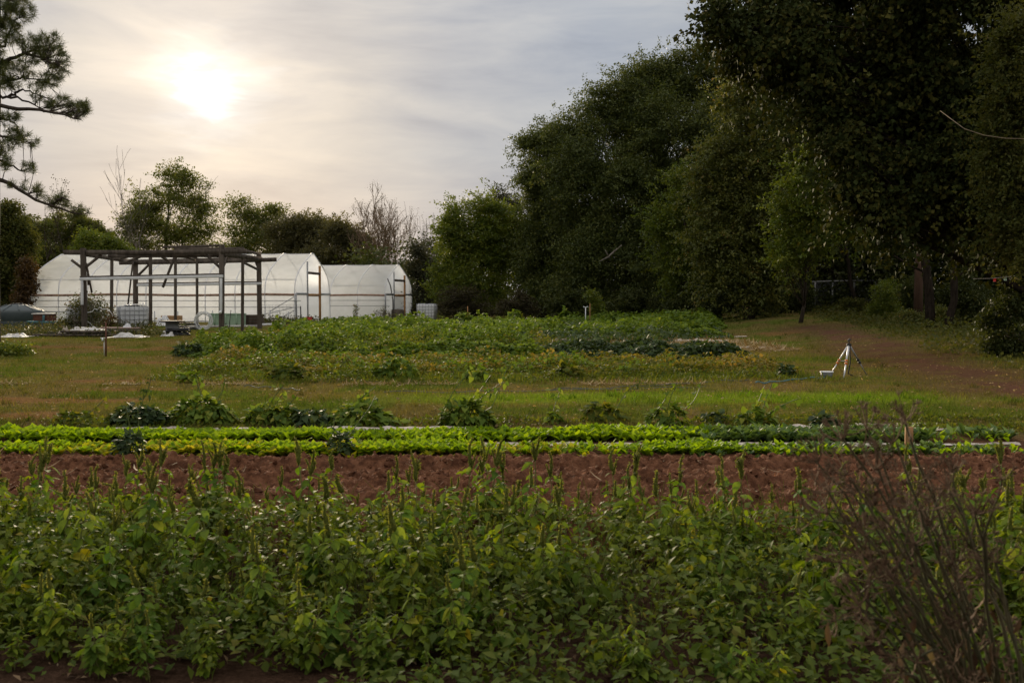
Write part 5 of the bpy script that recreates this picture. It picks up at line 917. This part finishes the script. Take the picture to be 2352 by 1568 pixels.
bed('front bed of bright green lettuce', 9.66, .5, 18500, -8.4, 5.0, .09, CR['lettuce'], LT, 7, dens=lambda x: (.1 + .9 * rt_(x)) * (1 - .97 * np.exp(-((x + .08) / .42) ** 2)) * (1 - .5 * np.exp(-((x + 3.2) / .9) ** 2)) * (1 - .9 * np.exp(-((x + 4.25) / .2) ** 2)) * (1 - .9 * np.exp(-((x + 1.75) / .15) ** 2)))
bed('yellowing patches in the front lettuce bed', 9.6, .5, 3600, -5.0, 1.0, .085, CR['yellowlet'], LT, 11, dens=lambda x: np.clip(1.2 * np.exp(-((abs(x + .08) - .75) / .35) ** 2) + np.exp(-((x + 3.2) / 1.1) ** 2) + .12, 0, 1))
bed('bluish green end of the front bed', 9.64, .52, 8500, .9, 4.9, .075, CR['radish'], LT, 13, dens=ri_)
crop('small weeds edging the lettuce beds', [(-8.5, 9.25), (-8.5, 9.5), (6.2, 9.5), (6.2, 9.2)], lambda x, y: np.clip(.10 * (fbm(x * 1.7, y * 2, 3) - .35) * 2, 0, .1), 7000, .035, CR['weed'], T=RHOMB, seed=51, name='bed_weeds')
crop('thin weeds behind the mulch paper', [(-8.6, 11.2), (-8.6, 12.2), (6.8, 12.6), (6.8, 10.6), (5, 11.2)], lambda x, y: np.clip(.30 * (fbm(x * 1.2, y * 1.6, 57) - .40) * 2, 0, .26), 17000, .05, CR['weed'], T=RHOMB, seed=57, name='lane_weeds', droop=-.2, up=.5)
# single bean plants along the mulch
def bean(label, px, d, w, h, n, mat=CR['vine'], size=.11, up=None, group=None, cat='bean plant', name='bean_plant', tend=0):
    if name == 'bean_plant': w, n, h = (w * 1.25, int(n * 1.3), h) if px < 1150 else (w * .95, int(n * .75), h * .85)
    base = on(wx(px, d), d); rt = thing(name, label, cat, base, group); b = MB(); s = MB(); u = unit(n); u[:, 2] = abs(u[:, 2]) * 1.0 - .12
    q = R.uniform(.55, 1.0, n) ** .6; nzz = .65 + .7 * fbm(u[:, 0] * 2 + px, u[:, 2] * 2, int(px)); pos = base + u * np.array([w, w * .7, h]) * (q * nzz)[:, None] + np.array([0, 0, .05]); pos[:, 2] = np.maximum(pos[:, 2], base[2] + .02)
    dr = u * .7 + unit(n) * .5; dr[:, 2] -= .5; nr = u * .6 + unit(n) * .3 + np.array([0, 0, .7])
    b.scatter(HEART, pos, dr, nr, size * R.uniform(.55, 1.3, n), R.rand(n))
    for k in range(10): s.tube(curve(base, pos[R.randint(n)], .15, 5, .1), [.008, .007, .006, .005, .004], 5, cap=False)
    for k in range(tend):
        p0 = base + np.array([R.normal(0, w * .4), 0, h * .7]); s.tube(curve(base, p0, .05, 4), .006, 4, cap=False); p1 = p0 + np.array([R.normal(.15, .12), R.normal(0, .1), R.uniform(.2, .42)]); c_ = curve(p0, p1, .15, 7); s.tube(c_, .005, 4, cap=False); m_ = 9; i = R.randint(1, 7, m_)
        b.scatter(HEART, c_[i] + R.normal(0, .03, (m_, 3)), unit(m_) - np.array([0, 0, .6]), unit(m_) + np.array([0, 0, .3]), size * R.uniform(.4, .9, m_), R.rand(m_))
    s.build('stem', LM['olive'] if False else CR_STEM, rt); b.build('foliage', mat, rt, tint=True); return rt
CR_STEM = surf('green_stem', (.07, .10, .03), (.13, .16, .05), 8, .6)
GB = 'bean plants along the mulch paper'
for lab, px, d, w, h, n, m_, t in (
 ('spreading dark green bean plant, first one along the mulch', 308, 11.62, .30, .24, 190, 'bean', 1), ('wide bushy bean plant with one climbing tip of yellow leaves', 455, 11.85, .36, .30, 300, 'vine', 2),
 ('small bean plant beside the wide bushy one', 600, 11.8, .17, .20, 80, 'vine', 1), ('thin bean plant with one tall climbing shoot', 650, 11.8, .2, .18, 90, 'vine', 2), ('short bean plant just before the pale leaved mound', 715, 11.75, .2, .16, 90, 'bean', 0),
 ('pale leaved mounded bean plant behind the lettuce', 830, 11.65, .34, .24, 230, 'vine', 2), ('tall leaning bean plant, the highest of the row', 1070, 11.55, .28, .34, 240, 'vine', 5), ('scrappy bean plant behind the torn mulch', 1270, 11.9, .14, .12, 40, 'vine', 1),
 ('low scattered bean plant in the middle of the lane', 1385, 12.1, .3, .26, 130, 'weed', 1), ('upright bean plant with big pale leaves', 1530, 11.5, .22, .30, 150, 'vine', 3), ('small dark bean plant between the big leaved ones', 1640, 11.9, .15, .14, 50, 'bean', 0), ('loose bean plant with a climbing top near the tub', 1735, 11.6, .25, .22, 130, 'vine', 3),
 ('last bean plant, low and dark, by the torn sheet', 1898, 11.5, .2, .15, 100, 'bean', 0), ('tiny bean plant at the very start of the row', 165, 11.9, .2, .1, 50, 'weed', 1)): bean(lab, px, d, w, h, int(n * 1.35), CR[m_], .092, group=GB, tend=t)
# mounds rising from the back of the vine field
for lab, px, d, w, h, n in (('rounded vine mound on the field\'s far edge, nearest the white tote', 944, 52, .5, .62, 260), ('vine mound with a wooden stake behind it', 1068, 52, .62, .86, 380), ('vine mound shaped like a small tower', 1185, 50, .5, .95, 340), ('narrow vine mound before the dark woods', 1294, 50, .42, .95, 280), ('big leafy vine mound beside the bright young tree', 1422, 47, .75, .8, 400), ('broad vine mound, tallest at the end of the field', 1545, 45, .9, .75, 480)):
    bean(lab, px, d, w, h, n, CR['vine'], .19, group='vine mounds on the field edge', cat='vine mound', name='vine_mound', tend=1)
for lab, px, d, w, h, n, m_ in (('leafy squash plant spreading over the yellowing row', 905, 18.9, .42, .34, 230, 'vine'), ('clump of tall dark weeds near the start of the yellowing row', 660, 18.4, .4, .24, 220, 'weed'), ('bright leafy weed in the yellowing row', 1305, 18.9, .3, .22, 120, 'weed'), ('small leafy plant at the front of the yellowing row', 1090, 18.4, .25, .18, 90, 'vine'), ('dark leafy corner plant at the start of the vine field', 430, 25.5, .35, .4, 200, 'bean'), ('bluish leafed plant at the end of the yellowing row', 1808, 19.0, .14, .22, 60, 'bean'), ('pale leafed plant at the very front of the yellowing row', 435, 17.7, .22, .14, 70, 'vine')):
    bean(lab, px, d, w, h, n, CR[m_], .12, cat='plant', name='leafy_plant')
# two darker plants standing in the lettuce
for lab, px, d in (('dark shrubby pepper plant standing in the front lettuce bed', 288, 9.4), ('thin dark pepper plant in the lettuce nearer the middle', 782, 9.45)):
    bean(lab, px, d, .14, .2, 150, CR['bean'], .06, cat='pepper plant', name='pepper_plant', tend=2)
# ------------------------------------------------------------------ foreground pigweed
PW = leafmat('pigweed_leaf', [(0, (.072, .125, .017)), (.45, (.145, .22, .028)), (.8, (.24, .31, .042)), (.95, (.40, .36, .045)), (1, (.36, .24, .05))], .44, .65, .1, (1.25, 1.15, .3), vein=22, vary=True)
PSTEM = surf('pigweed_stem', (.11, .13, .03), (.2, .21, .055), 9, .6)
PSPIKE = leafmat('pigweed_spike', [(0, (.11, .13, .024)), (.6, (.18, .20, .04)), (1, (.27, .26, .06))], .4, .7, .2)
LP = leaf_t(.52, .14, .22, 4, peak=.38)
def spike(rt, p0, p1, r, bend):
    b = MB()
    c = curve(p0, p1, bend, 9); n = 9; t = np.linspace(0, 1, n); rr = r * np.clip(1.15 - .75 * t, .2, 1) * np.clip(t * 9 + .4, 0, 1)
    b.tube(c, rr, 7, jit=.3, tint=R.uniform(.1, .5)); m = 85; i = R.rand(m) * (n - 1); i0 = i.astype(int).clip(0, n - 2); f = (i - i0)[:, None]; q = c[i0] * (1 - f) + c[i0 + 1] * f; rr_ = rr[i0]
    u = unit(m); ax = (c[-1] - c[0]); ax /= np.linalg.norm(ax); b.scatter(RHOMB, q + u * rr_[:, None] * .6, u + ax * .7, unit(m), r * R.uniform(.9, 1.7, m), R.uniform(.3, 1, m)); b.build('seed_head', PSPIKE, rt, tint=True)
def pigweed(label, h, nsp, lush, lean, droopy):
    rt = thing('pigweed_plant', label, 'pigweed', (0, 0, 0), 'pigweed plants in the foreground weed patch'); s = MB(); lf = MB()
    top = np.array([lean * h, R.normal(0, .04), h]); c = curve((0, 0, -.02), top, .05, 10); s.tube(c, .0065 * (1 - .6 * np.linspace(0, 1, 10)) * (h / .6) ** .5, 6)
    br = [c]
    for k in range(int(lush * 4)):
        f = R.uniform(.12, .6); a = R.uniform(0, 6.28); p = c[int(f * 9)]; ln = h * R.uniform(.25, .5); e = p + np.array([math.cos(a) * ln * .55, math.sin(a) * ln * .55, ln * .8]); q = curve(p, e, .1, 7); s.tube(q, .0035 * (1 - .5 * np.linspace(0, 1, 7)), 5, cap=False); br.append(q)
    P_, D_, S_ = [], [], []
    for bi, q in enumerate(br):
        m = int((17 if bi == 0 else 7) * lush); L_ = len(q) - 1
        for k in range(m):
            f = R.uniform(.1, .97) ** .8; i = f * L_; i0 = min(int(i), L_ - 1); p = q[i0] + (q[i0 + 1] - q[i0]) * (i - i0); a = k * 2.4 + R.normal(0, .4); ln = h * .055 * R.uniform(.5, 1.3) * (1.2 - .5 * f); el = R.uniform(-.15, .7)
            d = np.array([math.cos(a) * math.cos(el), math.sin(a) * math.cos(el), math.sin(el)]); e = p + d * ln; s.tube([p, (p + e) / 2 + np.array([0, 0, .004]), e], .0014, 3, cap=False)
            P_.append(e); d2 = d.copy(); d2[2] = R.uniform(-.7, .15); D_.append(d2); S_.append(R.uniform(.055, .13) * (1.1 - .32 * f) * (h / .55) ** .5)
    P_, D_, S_ = map(np.array, (P_, D_, S_)); n = len(P_); lf.scatter(LP, P_, D_, R.normal(0, .3, (n, 3)) + np.array([0, 0, 1]), S_, np.clip(R.beta(2, 2.2, n), 0, 1))
    for k in range(nsp):
        if k == 0: p0, p1 = c[-1] - np.array([0, 0, h * .06]), c[-1] + np.array([lean * .1 + R.normal(0, .015), R.normal(0, .015), h * .24]); r = .0125
        else:
            a = R.uniform(0, 6.28); p0 = c[8] + (c[9] - c[8]) * R.rand() + np.array([0, 0, -h * .03 * R.rand()]); p1 = p0 + np.array([math.cos(a) * .035, math.sin(a) * .035, h * R.uniform(.11, .22)]); r = .0092
            if droopy and k % 2: p1 = p0 + np.array([math.cos(a) * .09, math.sin(a) * .06, h * .04])
        spike(rt, p0, p1, r, .16)
    for q in br[1:]:
        if R.rand() < .5 and nsp: spike(rt, q[-1], q[-1] + np.array([R.normal(0, .015), R.normal(0, .015), h * .12]), .0085, .1)
    s.build('stem', PSTEM, rt); lf.build('foliage', PW, rt, tint=True)
    return rt
kinds = [pigweed('pigweed with a cluster of upright seed spikes over the bare soil', .66, 6, 1.2, 0, 0), pigweed('pigweed with one long straight spike', .70, 3, 1.0, .05, 0), pigweed('pigweed whose spikes curl over at the tip', .60, 6, 1.25, -.06, 1), pigweed('pigweed leaning to one side with slim spikes', .64, 4, 1.2, .2, 0),
         pigweed('leafy pigweed with a short seed head', .50, 1, 1.4, 0, 0), pigweed('bushy pigweed with side shoots and small spikes', .48, 2, 1.6, .08, 1), pigweed('broad leaved pigweed without a spike', .42, 0, 1.7, -.08, 0), pigweed('young pigweed hidden low among the others', .34, 1, 1.5, .05, 0), pigweed('slender pigweed with sparse leaves', .56, 2, .7, -.12, 0), pigweed('pigweed with drooping broad leaves near the front edge', .46, 1, 1.8, .1, 0)]
used = [False] * len(kinds)
LBL = [k['label'] for k in kinds]
def put(i, x, y, h=None, lean=(0, 0), lab=None):
    z = float(hgt(x, y)); base = [.66, .70, .60, .64, .50, .48, .42, .34, .56, .46][i]; top = base * (1.22 if i < 4 or i == 8 else 1.12); s = (h / top) if h else R.uniform(.85, 1.15)
    rz = R.uniform(0, 6.28)
    if not used[i]: used[i] = True; o = kinds[i]; o.location = (x, y, z); o.rotation_euler = (lean[0], lean[1], rz); o.scale = (s, s, s)
    else: o = dup(kinds[i], (x, y, z), rz, s, tilt=lean)
    o['label'] = lab or LBL[i]
# the tall ones whose spikes stand against the soil and lettuce: (tip px, tip py, depth, kind)
tall = [(111, 1005, 5.9, 0), (11, 1034, 5.9, 0), (72, 1066, 6.0, 3), (219, 1068, 5.9, 1), (268, 1048, 6.0, 0), (304, 1016, 6.1, 3), (338, 1055, 6.1, 1), (366, 1095, 6.0, 2), (463, 1017, 5.9, 1), (502, 1016, 6.0, 0), (449, 1073, 6.1, 3), (545, 1100, 6.1, 2), (672, 1012, 5.8, 0), (690, 1030, 5.9, 3), (640, 1075, 6.1, 1), (730, 1035, 6.2, 3), (919, 1048, 6.1, 1), (946, 1071, 6.2, 0), (989, 1107, 6.1, 2), (1075, 1008, 5.9, 1), (1106, 1012, 6.0, 3), (1120, 1040, 6.0, 0), (1048, 1098, 6.1, 2), (1273, 1041, 6.0, 1), (1290, 1085, 6.1, 0), (1329, 1109, 6.0, 1), (824, 1134, 6.2, 0), (870, 1128, 6.2, 3), (1385, 1030, 6.1, 8), (1420, 1100, 6.0, 2), (1534, 1087, 5.9, 1), (1655, 1048, 6.0, 1), (1640, 1075, 6.0, 0), (1683, 1118, 5.9, 2), (1759, 1115, 5.9, 2), (1809, 1087, 6.1, 8), (1500, 1165, 5.9, 1), (2274, 1089, 5.8, 0), (2348, 1140, 5.7, 1), (2300, 1170, 5.7, 2), (155, 1095, 5.9, 3), (600, 1120, 6.0, 3), (1200, 1110, 6.0, 8), (1860, 1150, 5.8, 1), (20, 1100, 5.6, 2), (410, 1120, 5.8, 0), (1590, 1130, 5.8, 3), (1990, 1160, 5.8, 1), (2050, 1180, 5.7, 3)]
zones = [(330, 'by the picture edge nearest the tank side'), (700, 'in front of the caged totes'), (1010, 'below the two tunnels'), (1330, 'below the green bushy tree'), (1700, 'below the bright young tree'), (1900, 'beside the dry umbel bush'), (3000, 'behind the dry umbel bush')]
seen = {}
for px, py, d, i in tall:
    t = P(px, py, d); zo = next(s for e, s in zones if px < e); lab = LBL[i].split(' over the')[0] + ' ' + zo; put(i, t[0], d, t[2] - float(hgt(t[0], d)), (R.normal(0, .03), R.normal(0, .03)), lab)
n = 355 - len(tall); k = 0
while k < n:
    y = R.uniform(3.65, 6.25); x = R.uniform(-.69, .69) * y
    if y < 3.86 and x < -.7 + .5 * R.rand(): continue
    gap = fbm(x * 1.4 + 3, y * 1.2, 71)
    if y > 5.85 and (gap > .5 or -1.2 < x < -.75 or 1.9 < x < 2.3): continue
    if y > 4.9 and R.rand() < .27: put(R.choice([0, 1, 2, 3]), x, y, R.uniform(.46, .68), (R.normal(0, .09), R.normal(0, .07))); k += 1; continue
    hmax = np.interp(y, [3.6, 4.3, 4.8, 5.4, 6.3], [.22, .34, .43, .41, .32])
    i = R.choice([4, 5, 6, 7, 8, 9], p=[.22, .2, .18, .14, .12, .14]); put(i, x, y, hmax * R.uniform(.55, 1.28), (R.normal(0, .1), R.normal(0, .1))); k += 1
# low leafy ground cover beneath them
UW = leafmat('small_weed_leaf', [(0, (.05, .08, .014)), (.5, (.105, .145, .022)), (.85, (.16, .18, .03)), (.97, (.18, .16, .03)), (1, (.32, .24, .04))], .42, .62, .18, (1.25, 1.15, .45))
n = 29000; py = R.uniform(3.6, 6.45, n); px = R.uniform(-.74, .74, n) * py; nz = fbm(px * 1.8, py * 1.8, 83); hh = np.interp(py, [3.6, 4.2, 4.7, 5.6, 6.0, 6.45], [.08, .18, .30, .32, .2, .04]) * (.5 + nz); k = (R.rand(n) < np.clip(nz * 2.2 - .35, .08, 1)) & ((py > 3.86) | (px > -.7)); px, py, hh = px[k], py[k], hh[k]; n = len(px)
b = MB(); dr = unit(n); dr[:, 2] = dr[:, 2] * .5 - .15; b.scatter(leaf_t(.62, .14, .2, 2, peak=.45), np.stack([px, py, hgt(px, py) + .015 + hh * R.rand(n) ** .8], -1), dr, unit(n) * .5 + np.array([0, 0, 1]), R.uniform(.022, .066, n), np.clip(R.beta(2, 2.4, n), 0, 1))
n = 2600; py = R.uniform(4.2, 6.4, n); px = R.uniform(-.58, .58, n) * py
for k in range(n): 
    h_ = R.uniform(.1, .38); p = on(px[k], py[k]); b.tube([p, p + np.array([R.normal(0, .03), R.normal(0, .03), h_ * .6]), p + np.array([R.normal(0, .07), R.normal(0, .07), h_])], .0016, 3, cap=False, tint=R.uniform(.3, .9))
tag(b.build('low_weeds', UW, tint=True), 'tangle of small leaved weeds between the pigweeds', 'weeds', kind='stuff')
# a few soft bigger leaved plants at the front
for lab, px, d, h, sz in (('three leafed bean seedling low by the dry umbel bush', 1880, 4.45, .30, .15), ('dark leafy plant at the front edge below the green bushy tree', 1350, 4.6, .30, .13), ('round leafed seedling at the very front beside the bare earth', 640, 4.2, .14, .09), ('broad leafed weed at the front edge near the middle', 1160, 4.15, .2, .1), ('glossy leafed plant low at the patch\'s near corner', 60, 4.7, .32, .14), ('pale leafed seedling on the near earth strip', 1640, 4.0, .12, .08)):
    base = on(wx(px, d), d); rt = thing('seedling', lab, 'seedling', base); s = MB(); b = MB(); m = 12; 
    for k in range(m):
        a = k * 2.4; p = base + np.array([math.cos(a) * h * .35 * R.uniform(.4, 1), math.sin(a) * h * .35, h * R.uniform(.45, 1)]); s.tube(curve(base, p, .1, 5), .0022, 4, cap=False); b.scatter(leaf_t(.62, .1, .3, 4, peak=.42), p[None], np.array([[math.cos(a), math.sin(a), -.6]]), np.array([[.0, 0, 1.]]) + unit(1) * .2, np.array([sz * R.uniform(.6, 1)]), R.rand(1) * .5)
    s.build('stem', PSTEM, rt); b.build('foliage', PW, rt, tint=True)
# trailing vine on the near earth
b = MB(); vp = [G(x, y) for x, y in ((130, 1462), (200, 1480), (290, 1495), (380, 1510), (440, 1518), (500, 1522))]; vp = [p + np.array([0, 0, .012]) for p in vp]; tv = thing('trailing_vine', 'pale trailing vine creeping over the dark near earth', 'vine', vp[0]); b.tube(vp, .005, 5); b.build('stem', PSTEM, tv)
b = MB(); m = 24; i = R.randint(0, 5, m); f = R.rand(m)[:, None]; q = np.array(vp)[i] * (1 - f) + np.array(vp)[i + 1] * f; b.scatter(HEART, q + np.array([0, 0, .02]) + R.normal(0, .02, (m, 3)), unit(m) * np.array([1, 1, .2]), unit(m) * .3 + np.array([0, 0, 1]), R.uniform(.03, .06, m), R.uniform(.4, .95, m)); b.build('foliage', PW, tv, tint=True)
# ------------------------------------------------------------------ the dry umbel bush close to the lens
M_DRY = surf('dry_stalk', (.04, .038, .014), (.085, .07, .032), 7, .8, .2)
M_DRYU = surf('dry_umbel', (.085, .05, .026), (.165, .105, .06), 9, .85)
fb_ = on(P(2350, 700, 2.55)[0], 2.55); fr = thing('dry_umbel_bush', 'dead brown umbel bush with spidery seed heads close to the lens', 'dead bush', fb_); s = MB(); U_ = MB()
NU = [0]
def umbel(p, d, r, n, sub=True):
    u_ = MB() if NU[0] < 100 else U_; NU[0] += 1
    d = d / np.linalg.norm(d)
    for k in range(n):
        v = d * R.uniform(.35, 1.0) + unit(1)[0] * .75; v /= np.linalg.norm(v); e = p + v * r * R.uniform(.7, 1.1); m = (p + e) / 2 + d * -.006; u_.tube([p, m, e], .0015, 3, cap=False)
        if sub:
            for q in range(6): w = v + unit(1)[0] * .8; u_.tube([e, e + w / np.linalg.norm(w) * r * .25], .0012, 3, cap=False)
    if u_ is not U_: u_.build('seed_head', M_DRYU, fr)
tips = [(1905, 1130, 2.5), (2000, 1330, 2.4), (1935, 1012, 2.5), (1880, 1060, 2.6), (1990, 985, 2.6), (2050, 1020, 2.4), (2080, 965, 2.65), (1900, 1180, 2.7), (1960, 1130, 2.6), (2010, 1080, 2.45), (2080, 1110, 2.6), (2180, 1120, 2.5), (1985, 1230, 2.4), (1930, 1290, 2.5), (2040, 1200, 2.6), (1975, 1390, 2.3), (2010, 1470, 2.3), (2100, 1250, 2.4), (2160, 1230, 2.7), (2230, 1230, 2.5), (2060, 1340, 2.3), (2290, 1290, 2.4), (2430, 1250, 2.4), (2010, 1160, 2.3), (1945, 1090, 2.4), (2110, 1170, 2.3), (2240, 1180, 2.3)]
for px, py, d in tips:
    e = P(px, py, d); p0 = fb_ + np.array([R.normal(0, .06), R.normal(0, .08), -.02]); n = 12; t = np.linspace(0, 1, n)[:, None]; mid = p0 * .45 + e * .55 + np.array([.13, 0, -.02]) + R.normal(0, .045, 3)
    c = p0 * (1 - t) ** 2 + 2 * mid * t * (1 - t) + e * t ** 2 + R.normal(0, .005, (n, 3)); s.tube(c, R.uniform(.005, .0085) * (1 - .72 * t[:, 0]) + .0009, 6, cap=False); umbel(e, c[-1] - c[-3], .065, 13)
    for k in range(3):
        i = R.randint(4, 11); dd = c[i] - c[i - 1]; dd = dd / np.linalg.norm(dd) + R.normal(0, .45, 3); ln = R.uniform(.07, .2); q = curve(c[i], c[i] + dd / np.linalg.norm(dd) * ln, .1, 5, .05); s.tube(q, [.0035, .003, .0025, .002, .0015], 5, cap=False); umbel(q[-1], q[-1] - q[-2], R.uniform(.03, .05), 9)
s.build('stalk', M_DRY, fr)
if U_.v: tag(U_.build('seed_head', M_DRYU, fr), None, None, kind='stuff')
b = MB(); m = 60; pos = fb_ + np.stack([R.normal(-.12, .16, m), R.normal(0, .1, m), R.uniform(.25, .8, m)], -1); b.scatter(leaf_t(.22, .35, .3, 3), pos, unit(m) * .4 - np.array([0, 0, 1]), unit(m), R.uniform(.05, .11, m), R.rand(m)); b.build('foliage', M_LITTER, fr, tint=True)
